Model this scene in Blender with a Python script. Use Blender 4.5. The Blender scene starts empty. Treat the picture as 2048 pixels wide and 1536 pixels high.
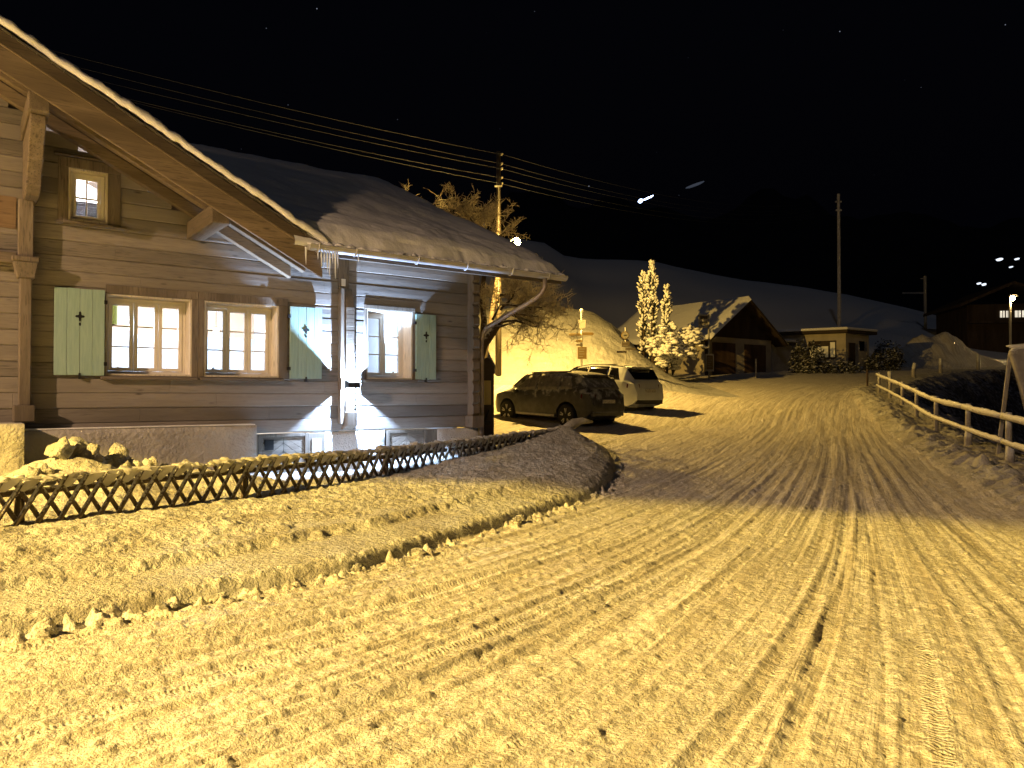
import bpy, bmesh, math, random
import numpy as np
from mathutils import Vector, Matrix
random.seed(7); RNG = np.random.default_rng(11)
SC = bpy.context.scene; COL = SC.collection
PI = math.pi; R = math.radians
# ------------------------------------------------------------------ camera model used for measuring
F = 1480.0; PITCH = math.atan(22 / F); EYE = Vector((0, 0, 1.6))
def ray(px, py):
    u = (px - 1024) / F; v = (768 - py) / F
    return Vector((u, math.cos(PITCH) - v * math.sin(PITCH), math.sin(PITCH) + v * math.cos(PITCH)))
def at(px, py, Y):
    d = ray(px, py); return EYE + d * (Y / d.y)
# house frame: s along the front wall, n in front of the wall
D0 = 11.5; AN = math.atan2(1.0, 1.335)
DS = Vector((math.cos(AN), math.sin(AN), 0)); NA = Vector((-DS.y, DS.x, 0))
def hw(px, py, n=0.0):
    d = ray(px, py); t = (D0 - n) / NA.dot(d)
    return t * DS.dot(d), 1.6 + t * d.z
def house_to_world(s, n, z):
    p = DS * s + NA * (D0 - n); return Vector((p.x, p.y, z))
# ------------------------------------------------------------------ objects
def tag(o, label=None, cat=None, group=None, kind=None):
    if label: o['label'] = label
    if cat: o['category'] = cat
    if group: o['group'] = group
    if kind: o['kind'] = kind
    return o
def thing(name, label, cat, loc=(0, 0, 0), rz=0, group=None):
    o = bpy.data.objects.new(name, None); COL.objects.link(o); o.location = loc; o.rotation_euler = (0, 0, rz)
    o.empty_display_size = .2
    return tag(o, label, cat, group)
def link_mesh(name, me, mats, parent=None, smooth=False):
    o = bpy.data.objects.new(name, me); COL.objects.link(o)
    for m in (mats if isinstance(mats, (list, tuple)) else [mats]): me.materials.append(m)
    if parent: o.parent = parent
    if smooth: me.polygons.foreach_set('use_smooth', [True] * len(me.polygons))
    return o
def copy_tree(o, parent=None):
    c = o.copy(); COL.objects.link(c); c.parent = parent
    for ch in [x for x in COL.objects if x.parent == o]: copy_tree(ch, c)
    return c
class MB:
    def __init__(s): s.v = []; s.f = []; s.mi = []
    def add(s, vs, fs, m=0):
        b = len(s.v); s.v.extend([tuple(p) for p in vs]); s.f.extend([tuple(i + b for i in f) for f in fs]); s.mi.extend([m] * len(fs)); return s
    def hexa(s, p, m=0):  # p: 4 bottom ccw, 4 top ccw
        return s.add(p, [(3, 2, 1, 0), (4, 5, 6, 7), (0, 1, 5, 4), (1, 2, 6, 5), (2, 3, 7, 6), (3, 0, 4, 7)], m)
    def box(s, x0, x1, y0, y1, z0, z1, m=0):
        return s.hexa([(x0, y0, z0), (x1, y0, z0), (x1, y1, z0), (x0, y1, z0), (x0, y0, z1), (x1, y0, z1), (x1, y1, z1), (x0, y1, z1)], m)
    def prism(s, poly, a, b, axis, m=0):
        """poly: list of 2d points; extruded from a to b along axis (0:x -> poly is y,z ; 1:y -> x,z ; 2:z -> x,y)"""
        def pt(p, h):
            return ((h, p[0], p[1]), (p[0], h, p[1]), (p[0], p[1], h))[axis]
        n = len(poly); vs = [pt(p, a) for p in poly] + [pt(p, b) for p in poly]
        fs = [tuple(range(n))[::-1], tuple(range(n, 2 * n))] + [(i, (i + 1) % n, n + (i + 1) % n, n + i) for i in range(n)]
        return s.add(vs, fs, m)
    def beam(s, a, b, w, h, m=0, up=(0, 0, 1)):
        a = Vector(a); b = Vector(b); d = (b - a).normalized(); u = Vector(up)
        x = d.cross(u)
        if x.length < 1e-4: x = d.cross(Vector((1, 0, 0)))
        x.normalize(); u = x.cross(d).normalized()
        q = [(-w/2, -h/2), (w/2, -h/2), (w/2, h/2), (-w/2, h/2)]
        return s.add([a + x * i + u * j for i, j in q] + [b + x * i + u * j for i, j in q], [(3, 2, 1, 0), (4, 5, 6, 7), (0, 1, 5, 4), (1, 2, 6, 5), (2, 3, 7, 6), (3, 0, 4, 7)], m)
    def tube(s, pts, rad, n=8, m=0, cap=True, squash=1.0):
        pts = [Vector(p) for p in pts]; k = len(pts)
        if not isinstance(rad, (list, tuple)): rad = [rad] * k
        vs = []; prev = None
        for i, p in enumerate(pts):
            d = (pts[min(i + 1, k - 1)] - pts[max(i - 1, 0)])
            d = d.normalized() if d.length > 1e-9 else Vector((0, 0, 1))
            if prev is None:
                x = d.cross(Vector((0, 0, 1)))
                if x.length < .05: x = d.cross(Vector((1, 0, 0)))
            else: x = prev - d * prev.dot(d)
            x.normalize(); prev = x; y = d.cross(x)
            for j in range(n):
                a = 2 * PI * j / n
                vs.append(p + (x * math.cos(a) + y * math.sin(a) * squash) * rad[i])
        fs = [(i * n + j, i * n + (j + 1) % n, (i + 1) * n + (j + 1) % n, (i + 1) * n + j) for i in range(k - 1) for j in range(n)]
        if cap: fs += [tuple(range(n))[::-1], tuple(range((k - 1) * n, k * n))]
        return s.add(vs, fs, m)
    def lathe(s, prof, c=(0, 0, 0), n=16, axis=2, m=0):
        """prof (r, h) list round an axis through c"""
        vs = []
        for r, h in prof:
            for j in range(n):
                a = 2 * PI * j / n; p = (r * math.cos(a), r * math.sin(a))
                q = ((h, p[0], p[1]), (p[0], h, p[1]), (p[0], p[1], h))[axis]
                vs.append((c[0] + q[0], c[1] + q[1], c[2] + q[2]))
        k = len(prof)
        fs = [(i * n + j, i * n + (j + 1) % n, (i + 1) * n + (j + 1) % n, (i + 1) * n + j) for i in range(k - 1) for j in range(n)]
        if prof[0][0] > 1e-4: fs.append(tuple(range(n))[::-1])
        if prof[-1][0] > 1e-4: fs.append(tuple(range((k - 1) * n, k * n)))
        return s.add(vs, fs, m)
    def blob(s, c, rx, ry, rz, seed=0, rough=.25, sub=2, m=0, rot=None):
        bm = bmesh.new(); bmesh.ops.create_icosphere(bm, subdivisions=sub, radius=1)
        rr = random.Random(seed); ph = [rr.uniform(0, 6.28) for _ in range(9)]
        vs = []
        for v in bm.verts:
            p = v.co.copy()
            k = 1 + rough * (math.sin(3.1 * p.x + ph[0]) * math.sin(2.7 * p.y + ph[1]) + .6 * math.sin(5.3 * p.z + ph[2] + 3 * p.x) + .4 * math.sin(8 * p.y + ph[3] + 4 * p.z))
            q = Vector((p.x * rx * k, p.y * ry * k, p.z * rz * k))
            if rot: q = rot @ q
            vs.append(Vector(c) + q)
        fs = [tuple(v.index for v in f.verts) for f in bm.faces]; bm.free()
        return s.add(vs, fs, m)
    def build(s, name, mats, parent=None, smooth=False, bevel=0, seg=1):
        me = bpy.data.meshes.new(name); me.from_pydata(s.v, [], s.f)
        me.polygons.foreach_set('material_index', s.mi)
        o = link_mesh(name, me, mats, parent, smooth)
        bm = bmesh.new(); bm.from_mesh(me); bmesh.ops.recalc_face_normals(bm, faces=bm.faces); bm.to_mesh(me); bm.free()
        if bevel:
            b = o.modifiers.new('bevel', 'BEVEL'); b.width = bevel; b.segments = seg; b.limit_method = 'ANGLE'; b.angle_limit = R(40)
        return o
def grid_mesh(name, P, mats, parent=None, smooth=True, uv=None, mask=None):
    """P: (ny,nx,3) array"""
    ny, nx, _ = P.shape
    idx = np.arange(ny * nx).reshape(ny, nx)
    q = np.stack([idx[:-1, :-1], idx[:-1, 1:], idx[1:, 1:], idx[1:, :-1]], -1).reshape(-1, 4)
    if mask is not None: q = q[mask.reshape(-1)]
    used = np.unique(q); remap = np.full(ny * nx, -1, dtype=np.int64); remap[used] = np.arange(len(used)); q = remap[q]
    V = P.reshape(-1, 3)[used]
    me = bpy.data.meshes.new(name)
    me.vertices.add(len(V)); me.vertices.foreach_set('co', V.astype(np.float32).ravel())
    me.loops.add(q.size); me.loops.foreach_set('vertex_index', q.astype(np.int32).ravel())
    me.polygons.add(len(q)); me.polygons.foreach_set('loop_start', np.arange(0, q.size, 4, dtype=np.int32)); me.polygons.foreach_set('loop_total', np.full(len(q), 4, dtype=np.int32))
    me.update(calc_edges=True)
    if uv is not None:
        U = uv.reshape(-1, 2)[used][q.ravel()]
        l = me.uv_layers.new(name='track'); l.data.foreach_set('uv', U.astype(np.float32).ravel())
    me.validate()
    return link_mesh(name, me, mats, parent, smooth)
# ------------------------------------------------------------------ noise in numpy
_perm = np.random.default_rng(3).random(65536)
def _h(i, j): return _perm[((i * 374761393 + j * 668265263) ^ (i * j * 1274126177 + 12345)) & 65535]
def vnoise(x, y):
    xi = np.floor(x).astype(np.int64); yi = np.floor(y).astype(np.int64); fx = x - xi; fy = y - yi
    fx = fx * fx * (3 - 2 * fx); fy = fy * fy * (3 - 2 * fy)
    a = _h(xi, yi); b = _h(xi + 1, yi); c = _h(xi, yi + 1); d = _h(xi + 1, yi + 1)
    return (a * (1 - fx) + b * fx) * (1 - fy) + (c * (1 - fx) + d * fx) * fy - .5
def fbm(x, y, o=4, g=.5):
    t = 0; a = 1.0
    for k in range(o):
        c, s = math.cos(.6 * k), math.sin(.6 * k)
        t = t + a * vnoise((x * c - y * s) + 17.3 * k, (x * s + y * c) - 9.1 * k); x = x * 2.03; y = y * 2.03; a *= g
    return t
def sstep(a, b, x):
    t = np.clip((x - a) / (b - a), 0, 1); return t * t * (3 - 2 * t)
NEAR_P, NEAR_B, FAR_P, FAR3_P, LED_UP, LED_DN, ROOM, NIGHT_FILL = 13000, 13500, 8300, 200, 2300, 1700, 380, .05
# ------------------------------------------------------------------ materials
def new_mat(name):
    m = bpy.data.materials.new(name); m.use_nodes = True; nt = m.node_tree
    return m, nt, nt.nodes['Principled BSDF'], nt.nodes.new, nt.links.new
def mix_col(nt, fac, a, b):
    n = nt.nodes.new('ShaderNodeMix'); n.data_type = 'RGBA'
    if isinstance(fac, (int, float)): n.inputs[0].default_value = fac
    else: nt.links.new(fac, n.inputs[0])
    for k, c in ((6, a), (7, b)):
        if isinstance(c, tuple): n.inputs[k].default_value = (*c, 1)
        else: nt.links.new(c, n.inputs[k])
    return n.outputs[2]
def ramp(nt, fac, lo, hi):
    n = nt.nodes.new('ShaderNodeMapRange'); n.inputs[1].default_value = lo; n.inputs[2].default_value = hi
    nt.links.new(fac, n.inputs[0]); return n.outputs[0]
def noise(nt, coord, scale, stretch=(1, 1, 1), detail=4, rough=.55, rot=(0, 0, 0)):
    mp = nt.nodes.new('ShaderNodeMapping'); mp.inputs['Scale'].default_value = stretch; mp.inputs['Rotation'].default_value = rot
    nt.links.new(coord, mp.inputs[0])
    n = nt.nodes.new('ShaderNodeTexNoise'); n.inputs['Scale'].default_value = scale; n.inputs['Detail'].default_value = detail; n.inputs['Roughness'].default_value = rough
    nt.links.new(mp.outputs[0], n.inputs['Vector']); return n.outputs[0]
def bump(nt, h, strength, dist, prev=None):
    b = nt.nodes.new('ShaderNodeBump'); b.inputs['Strength'].default_value = strength; b.inputs['Distance'].default_value = dist
    nt.links.new(h, b.inputs['Height'])
    if prev is not None: nt.links.new(prev, b.inputs['Normal'])
    return b.outputs[0]
def mat(name, c1, c2=None, rough=.7, scale=6, stretch=(1, 1, 1), bscale=None, bdist=.004, bstr=.6, metal=0, frost=None, spec=.4, lohi=(.35, .65), coord='Object', frost_col=(.78, .8, .84), fscale=9):
    m, nt, p, N, L = new_mat(name)
    co = N('ShaderNodeTexCoord').outputs[coord]
    col = c1
    if c2: col = mix_col(nt, ramp(nt, noise(nt, co, scale, stretch), *lohi), c1, c2)
    if frost is not None:   # snow and rime that settles on what faces up, thinning out downwards in patches
        g = N('ShaderNodeNewGeometry'); sp = N('ShaderNodeSeparateXYZ'); L(g.outputs['Normal'], sp.inputs[0])
        nz = noise(nt, co, fscale, (1, 1, 1), 5)
        ad = N('ShaderNodeMath'); ad.operation = 'MULTIPLY_ADD'; L(nz, ad.inputs[0]); ad.inputs[1].default_value = 1.6; L(sp.outputs[2], ad.inputs[2])
        f = ramp(nt, ad.outputs[0], frost - .15, frost + .2); col = mix_col(nt, f, col, frost_col)
    if isinstance(col, tuple): p.inputs['Base Color'].default_value = (*col, 1)
    else: L(col, p.inputs['Base Color'])
    p.inputs['Roughness'].default_value = rough; p.inputs['Metallic'].default_value = metal; p.inputs['Specular IOR Level'].default_value = spec
    if bscale: L(bump(nt, noise(nt, co, bscale, stretch, 5), bstr, bdist), p.inputs['Normal'])
    return m
def wood(name, c1, c2, axis=0, course=None, knots=True, rough=.8, bdist=.003):
    """boards: grain stretched along an axis, each course its own tone"""
    m, nt, p, N, L = new_mat(name)
    co = N('ShaderNodeTexCoord').outputs['Object']
    st = [9, 9, 9]; st[axis] = .7
    g = noise(nt, co, 2.4, tuple(st), 6, .62)
    big = noise(nt, co, .9, tuple(.35 if i == axis else 2.2 for i in range(3)), 3)
    col = mix_col(nt, ramp(nt, g, .3, .7), c1, c2)
    col = mix_col(nt, ramp(nt, big, .35, .7), col, tuple(.58 * v for v in c1)); fine_ = noise(nt, co, 9, tuple(.5 if i == axis else 7 for i in range(3)), 4, .6); col = mix_col(nt, ramp(nt, fine_, .52, .66), col, tuple(.6 * v for v in c1))
    if course:
        sp = N('ShaderNodeSeparateXYZ'); L(co, sp.inputs[0])
        d = N('ShaderNodeMath'); d.operation = 'MULTIPLY_ADD'; L(sp.outputs[2], d.inputs[0]); d.inputs[1].default_value = 1 / course[1]; d.inputs[2].default_value = -course[0] / course[1]
        f = N('ShaderNodeMath'); f.operation = 'FLOOR'; L(d.outputs[0], f.inputs[0])
        w = N('ShaderNodeTexWhiteNoise'); w.noise_dimensions = '1D'; L(f.outputs[0], w.inputs['W'])
        col = mix_col(nt, ramp(nt, w.outputs[0], -.1, 2.6), col, tuple(1.45 * v for v in c2))
    if knots:
        st2 = [5, 5, 5]; st2[axis] = 1.6
        mp = N('ShaderNodeMapping'); mp.inputs['Scale'].default_value = st2; L(co, mp.inputs[0])
        v = N('ShaderNodeTexVoronoi'); v.inputs['Scale'].default_value = 1.0; L(mp.outputs[0], v.inputs['Vector'])
        col = mix_col(nt, ramp(nt, v.outputs['Distance'], .11, .03), col, tuple(.45 * x for x in c1))
    L(col, p.inputs['Base Color']); p.inputs['Roughness'].default_value = rough; p.inputs['Specular IOR Level'].default_value = .25
    L(bump(nt, g, .7, bdist), p.inputs['Normal'])
    return m
def emit(name, col, st):
    m, nt, p, N, L = new_mat(name)
    p.inputs['Base Color'].default_value = (.8, .8, .8, 1); p.inputs['Emission Color'].default_value = (*col, 1); p.inputs['Emission Strength'].default_value = st; m.cycles.emission_sampling = 'NONE'
    return m
def snow(name, col=(.82, .82, .83), layers=((3, .05, .5), (14, .02, .6), (55, .006, .7)), col2=None, cscale=1.5):
    m, nt, p, N, L = new_mat(name)
    co = N('ShaderNodeTexCoord').outputs['Object']
    c = col
    if col2: c = mix_col(nt, ramp(nt, noise(nt, co, cscale, (1, 1, 1), 6, .6), .4, .68), col, col2)
    if isinstance(c, tuple): p.inputs['Base Color'].default_value = (*c, 1)
    else: L(c, p.inputs['Base Color'])
    p.inputs['Roughness'].default_value = .75; p.inputs['Specular IOR Level'].default_value = .3
    nrm = None
    for sc, di, stg in layers: nrm = bump(nt, noise(nt, co, sc, (1, 1, 1), 4, .6), stg, di, nrm)
    L(nrm, p.inputs['Normal'])
    return m
M = {}
M['snow'] = snow('snow_soft')
M['snow_bank'] = snow('snow_ploughed', (.58, .57, .53), ((7, .06, .9), (22, .045, 1), (60, .014, 1)), (.40, .37, .31), 1.6)
M['snow_roof'] = snow('snow_on_roof', (.80, .81, .84), ((2, .05, .5), (9, .015, .5), (60, .003, .5)))
M['snow_old'] = snow('snow_crusted', (.46, .46, .47), ((4, .10, .9), (16, .04, .9), (50, .01, .7)), (.34, .34, .34), .8)
def road_mat():
    m, nt, p, N, L = new_mat('packed_snow_road')
    tc = N('ShaderNodeTexCoord'); co = tc.outputs['Object']; uv = N('ShaderNodeUVMap'); uv.uv_map = 'track'; uvo = uv.outputs[0]
    streak = noise(nt, uvo, 1.0, (7, .22, 1), 6, .62)
    fine = noise(nt, uvo, 1.0, (24, .30, 1), 5, .6)
    grit = noise(nt, co, 26, (1, 1, 1), 5, .65)
    crumb = noise(nt, co, 9, (1, 1, 1), 4, .6)
    c = mix_col(nt, ramp(nt, streak, .38, .66), (.84, .82, .78), (.56, .51, .43))
    c = mix_col(nt, ramp(nt, fine, .53, .68), c, (.50, .45, .37)); c = mix_col(nt, ramp(nt, grit, .50, .66), c, (.46, .41, .33))
    L(c, p.inputs['Base Color']); p.inputs['Roughness'].default_value = .62; p.inputs['Specular IOR Level'].default_value = .35
    # tyre tread: short bars across the track, only inside some streaks
    wv = N('ShaderNodeTexWave'); wv.wave_type = 'BANDS'; wv.bands_direction = 'Y'; wv.inputs['Scale'].default_value = 9.5; wv.inputs['Distortion'].default_value = 3.5; wv.inputs['Detail'].default_value = 2
    wv.inputs['Detail Scale'].default_value = 2.5
    sk = N('ShaderNodeMapping'); sk.inputs['Rotation'].default_value = (0, 0, R(22)); L(uvo, sk.inputs[0]); L(sk.outputs[0], wv.inputs['Vector'])
    mk = ramp(nt, noise(nt, uvo, 1.0, (5.5, .13, 1), 3, .5), .58, .66)
    tm = N('ShaderNodeMath'); tm.operation = 'MULTIPLY'; L(wv.outputs[0], tm.inputs[0]); L(mk, tm.inputs[1])
    g2 = noise(nt, co, 62, (1, 1, 1), 3, .6); pm = ramp(nt, noise(nt, uvo, 1.0, (.9, .28, 1), 4, .6), .38, .60); pk = N('ShaderNodeMath'); pk.operation = 'MULTIPLY_ADD'; L(pm, pk.inputs[0]); pk.inputs[1].default_value = .8; pk.inputs[2].default_value = .2
    def rough_in(h):
        q = N('ShaderNodeMath'); q.operation = 'MULTIPLY'; L(h, q.inputs[0]); L(pk.outputs[0], q.inputs[1]); return q.outputs[0]
    n = bump(nt, streak, .8, .022); n = bump(nt, fine, .9, .022, n); n = bump(nt, rough_in(crumb), .8, .035, n); n = bump(nt, rough_in(grit), 1.0, .04, n); n = bump(nt, g2, .9, .012, n); n = bump(nt, tm.outputs[0], .7, .008, n)
    L(n, p.inputs['Normal'])
    return m
M['road'] = road_mat()
M['log'] = wood('weathered_larch_log', (.142, .126, .113), (.245, .220, .198), 0, (1.01, .205))
M['beam'] = wood('weathered_beam', (.13, .105, .082), (.21, .175, .14), 0)
M['beam_rake'] = wood('weathered_bargeboard', (.17, .13, .09), (.27, .21, .15), 0)
M['beam_y'] = wood('weathered_purlin', (.14, .11, .08), (.23, .185, .14), 1)
M['beam_z'] = wood('weathered_post', (.15, .122, .095), (.24, .20, .16), 2)
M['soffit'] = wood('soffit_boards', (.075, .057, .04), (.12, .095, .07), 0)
M['dark_board'] = wood('dark_stained_boards', (.05, .033, .022), (.085, .06, .04), 2)
M['reveal'] = wood('pale_reveal_board', (.66, .60, .51), (.76, .70, .61), 2, knots=True)
M['plank_lit'] = wood('orange_lit_boards', (.17, .115, .07), (.23, .16, .10), 0, (4.1, .3))  # orange light on the upper left wall put into the board colour
M['shutter'] = mat('sage_green_paint', (.235, .35, .32), (.29, .41, .37), .55, 5, (8, 8, .8), 30, .0015)
M['black'] = mat('black_metal', (.012, .012, .014), None, .5)
M['void'] = mat('dark_opening', (.006, .006, .006), None, .9)
M['plaster'] = mat('rough_plaster', (.42, .40, .37), (.33, .31, .28), .9, 2.5, (1, 1, 1), 16, .03, .9)
M['roughcast'] = mat('white_roughcast', (.66, .66, .66), (.56, .56, .56), .9, 3, (1, 1, 1), 34, .04, 1.0)
M['slate'] = mat('roof_slate', (.05, .045, .04), (.09, .08, .07), .8, 8)
M['zinc'] = mat('zinc_gutter', (.50, .50, .53), (.40, .40, .43), .55, 4, (1, 1, 1), 20, .001, .4, .25)
M['copper_pipe'] = mat('brown_pipe', (.22, .18, .16), (.30, .26, .23), .45, 4, metal=.4)
M['white_paint'] = mat('cream_window_paint', (.76, .73, .69), (.70, .67, .62), .5, 4)
M['frosted_wood'] = mat('frosted_pale_wood', (.28, .26, .245), (.36, .34, .33), .85, 7, (1, 1, 1), 35, .006, .7, frost=1.0, frost_col=(.60, .60, .60))
M['stake'] = mat('fence_stake', (.085, .064, .045), (.15, .115, .082), .85, 14, (1, 1, 1), 40, .004, .8, frost=1.32, fscale=38, frost_col=(.75, .74, .7))
M['bark'] = mat('rimed_bark', (.05, .036, .026), (.085, .062, .045), .9, 9, (1, 1, 1), 30, .006, .8, frost=1.15, fscale=14)
M['twig'] = mat('rimed_twig', (.30, .26, .22), (.62, .58, .54), .9, 7, frost=1.1, fscale=9, frost_col=(.75, .74, .72))
M['needle'] = mat('dark_needles', (.018, .03, .014), (.035, .05, .022), .8, 12)
M['rubber'] = mat('tyre_rubber', (.018, .018, .018), None, .85, bscale=30)
M['alloy'] = mat('alloy_rim', (.5, .5, .52), None, .35, metal=.9)
M['car_dark'] = mat('dark_paint_with_rime', (.04, .04, .046), (.075, .076, .086), .32, 5, (1, 1, 1), 60, .0015, .5, frost=1.28, fscale=5, frost_col=(.42, .44, .48))
M['car_silver'] = mat('silver_paint_with_rime', (.56, .59, .64), (.64, .67, .72), .4, 4, (1, 1, 1), 60, .0015, .5, metal=.3, frost=1.6, fscale=6)
M['glass_rimed'] = mat('rimed_car_glass', (.085, .085, .10), (.16, .16, .18), .6, 7, frost=1.5, fscale=8, frost_col=(.4, .42, .45))
M['glass_dark'] = mat('dark_car_glass', (.006, .006, .008), None, .08, spec=.6)
M['tail'] = mat('tail_lamp_red', (.10, .008, .006), None, .25)
M['plate'] = mat('number_plate', (.55, .55, .55), (.2, .2, .2), .5, 30)
M['sign_yellow'] = mat('yellow_sign', (.13, .085, .025), (.10, .065, .02), .5, 4)
M['sign_white'] = mat('white_sign', (.34, .33, .31), (.28, .27, .25), .5, 4)
M['sign_back'] = mat('sign_back', (.05, .038, .025), (.07, .055, .04), .6, 4)
M['steel'] = mat('grey_steel_post', (.42, .42, .42), (.5, .5, .5), .5, 6, metal=.5)
M['ink'] = mat('faded_ink', (.16, .15, .13), None, .8)
M['cable'] = mat('rimed_cable', (.075, .085, .12), (.05, .055, .08), .9, 30)
M['pole'] = wood('telegraph_pole_wood', (.10, .08, .06), (.16, .13, .10), 2)
M['pole_rime'] = mat('rimed_pole', (.62, .62, .66), (.35, .33, .33), .9, 6, (1, 1, .4))
M['cream'] = mat('cream_wall', (.46, .41, .32), (.38, .34, .26), .9, 2, (1, 1, 1), 20, .006)
M['garage_door'] = wood('brown_garage_door', (.10, .06, .037), (.15, .095, .06), 2)
M['gable_wood'] = wood('dark_gable_boards', (.055, .038, .026), (.09, .065, .045), 2)
M['forest'] = mat('dark_mountain_forest', (.008, .009, .010), (.016, .017, .019), .95, .01)
M['scrub'] = mat('frozen_scrub_slope', (.030, .026, .03), (.062, .056, .062), .95, 2.5, (1, 1, 1), 4, .2, 1.0, frost=1.52, fscale=5, frost_col=(.3, .3, .34))
M['bush'] = mat('dark_bush_leaf', (.02, .022, .012), (.045, .04, .025), .9, 9, frost=1.5, fscale=14)
M['int_wall'] = mat('interior_plaster', (.66, .73, .82), (.60, .67, .76), .9, 2)
M['int_wood'] = wood('interior_pine', (.50, .30, .16), (.62, .40, .23), 0)
M['int_peach'] = mat('peach_boards', (.66, .44, .30), (.72, .50, .36), .8, 3)
M['int_floor'] = wood('interior_floor', (.42, .30, .2), (.5, .36, .24), 0)
M['napkin_tan'] = mat('tan_cloth', (.42, .24, .10), None, .9)
M['napkin_red'] = mat('rust_cloth', (.38, .10, .05), None, .9)
M['napkin_grey'] = mat('grey_cloth', (.12, .13, .17), None, .9)
M['lampshade'] = mat('olive_lampshade', (.40, .42, .08), None, .8)
M['kiosk_brown'] = mat('brown_painted_steel', (.035, .02, .013), (.05, .03, .02), .5, 5)
M['notice'] = mat('pale_notice', (.62, .5, .2), (.55, .44, .18), .6, 3)
def glass_mat():
    m = bpy.data.materials.new('window_glass'); m.use_nodes = True; nt = m.node_tree; nt.nodes.clear()
    o = nt.nodes.new('ShaderNodeOutputMaterial'); mx = nt.nodes.new('ShaderNodeMixShader'); t = nt.nodes.new('ShaderNodeBsdfTransparent'); g = nt.nodes.new('ShaderNodeBsdfGlossy')
    g.inputs['Roughness'].default_value = .02; fr = nt.nodes.new('ShaderNodeFresnel'); fr.inputs['IOR'].default_value = 1.45
    nt.links.new(fr.outputs[0], mx.inputs[0]); nt.links.new(t.outputs[0], mx.inputs[1]); nt.links.new(g.outputs[0], mx.inputs[2]); nt.links.new(mx.outputs[0], o.inputs[0])
    return m
M['glass'] = glass_mat()
def ice_mat():
    m, nt, p, N, L = new_mat('clear_ice')
    p.inputs['Base Color'].default_value = (.86, .9, .97, 1); p.inputs['Roughness'].default_value = .12; p.inputs['Transmission Weight'].default_value = .15; p.inputs['IOR'].default_value = 1.31
    return m
M['ice'] = ice_mat()
M['sodium'] = emit('lit_sodium_bulb', (1, .66, .25), 220)
M['led_glow'] = emit('lit_led_face', (.80, .86, 1), 30)
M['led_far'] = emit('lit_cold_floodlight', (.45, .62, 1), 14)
M['led_far_white'] = emit('lit_white_floodlight', (.80, .88, 1), 1.4)
M['piste'] = emit('faint_floodlit_strip', (.6, .72, 1), .05)  # lit snow is given its own glow, no lamp reaches it
M['far_window'] = emit('lit_far_window', (1, .9, .72), .8)
M['room_glow'] = emit('lit_sign_face', (.9, .62, .16), .07)
M['bulb_warm'] = emit('lit_room_lamp', (1, .93, .84), 6)

def translucent(m, f):      # rime crystals let light through
    nt = m.node_tree; p = nt.nodes['Principled BSDF']; o = [n for n in nt.nodes if n.type == 'OUTPUT_MATERIAL'][0]; t = nt.nodes.new('ShaderNodeBsdfTranslucent'); x = nt.nodes.new('ShaderNodeMixShader')
    c = p.inputs['Base Color'].links[0].from_socket; nt.links.new(c, t.inputs[0]); x.inputs[0].default_value = f
    nt.links.new(p.outputs[0], x.inputs[1]); nt.links.new(t.outputs[0], x.inputs[2]); nt.links.new(x.outputs[0], o.inputs[0])
translucent(M['twig'], .5)
M['snow_thin'] = mat('thin_hanging_snow', (.76, .75, .72), (.62, .60, .56), .8, 8, (1, 1, 1), 30, .01, .8)
translucent(M['snow_thin'], .5)
# ------------------------------------------------------------------ terrain
GZ_Y = [-20, 3, 6, 10, 14, 18, 21.5, 25, 31, 36, 41, 48, 56, 300]
GZ_Z = [0, 0, .03, .12, .33, .54, .71, 1.08, 1.55, 2.08, 2.6, 3.25, 3.9, 3.9]
def gz(Y): return np.interp(Y, GZ_Y, GZ_Z)
EDGE = [(-12, -3.0), (-9, .2), (-6, 2.75), (-3.3, 4.75), (-1.41, 6.45), (-.14, 8.5), (1.15, 10.5), (1.62, 11.9), (1.86, 13.2), (1.95, 14.6), (1.72, 15.9), (1.35, 16.35), (.75, 16.1), (-.1, 14.9), (-.6, 14.1)]   # outline of the ploughed bank and the garden
FENCE = [(-7.1, 4.2), (-5.9, 5.4), (-4.7, 6.8), (-3.8, 8.05), (-2.26, 10.25), (-1.02, 12.2), (.2, 14.1), (.77, 15.0), (1.3, 15.75)]
RAIL = [(1.0, -8), (3.6, -2), (5.2, 2), (7.3, 8), (9.1, 13.8), (9.95, 16.3), (11.05, 19.3), (12.4, 22.8), (13.75, 26.3), (14.95, 29.5), (15.9, 32.3), (18.4, 36), (21.7, 40), (25.5, 44), (30.2, 48), (60, 60)]
def rail_x(Y): return np.interp(Y, [p[1] for p in RAIL], [p[0] for p in RAIL])
TL = [(-14, -3), (-9, -.3), (-4.8, 3), (-3, 4.4), (-1.3, 5.9), (1.1, 9.2), (4.1, 14.3), (6.8, 20), (9.3, 26), (11.6, 31), (15, 36), (20, 40.5), (28, 45), (40, 52)]
TR = [(-2.2, -3), (.4, .2), (2.1, 3.17), (4.0, 7.6), (6.5, 13.5), (9.2, 20), (12, 26), (14.4, 31), (17.6, 36), (22.4, 40.5), (31, 45.5), (44, 52)]
def track_x(T, Y): return np.interp(Y, [p[1] for p in T], [p[0] for p in T])
def smooth_curve(T):
    ys = np.linspace(-3, 52, 400); xs = track_x(T, ys); k = np.ones(41) / 41
    xs = np.convolve(np.pad(xs, 20, 'edge'), k, 'valid'); return [(x, y) for x, y in zip(xs, ys)]
TL = smooth_curve(TL); TR = smooth_curve(TR)
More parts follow.
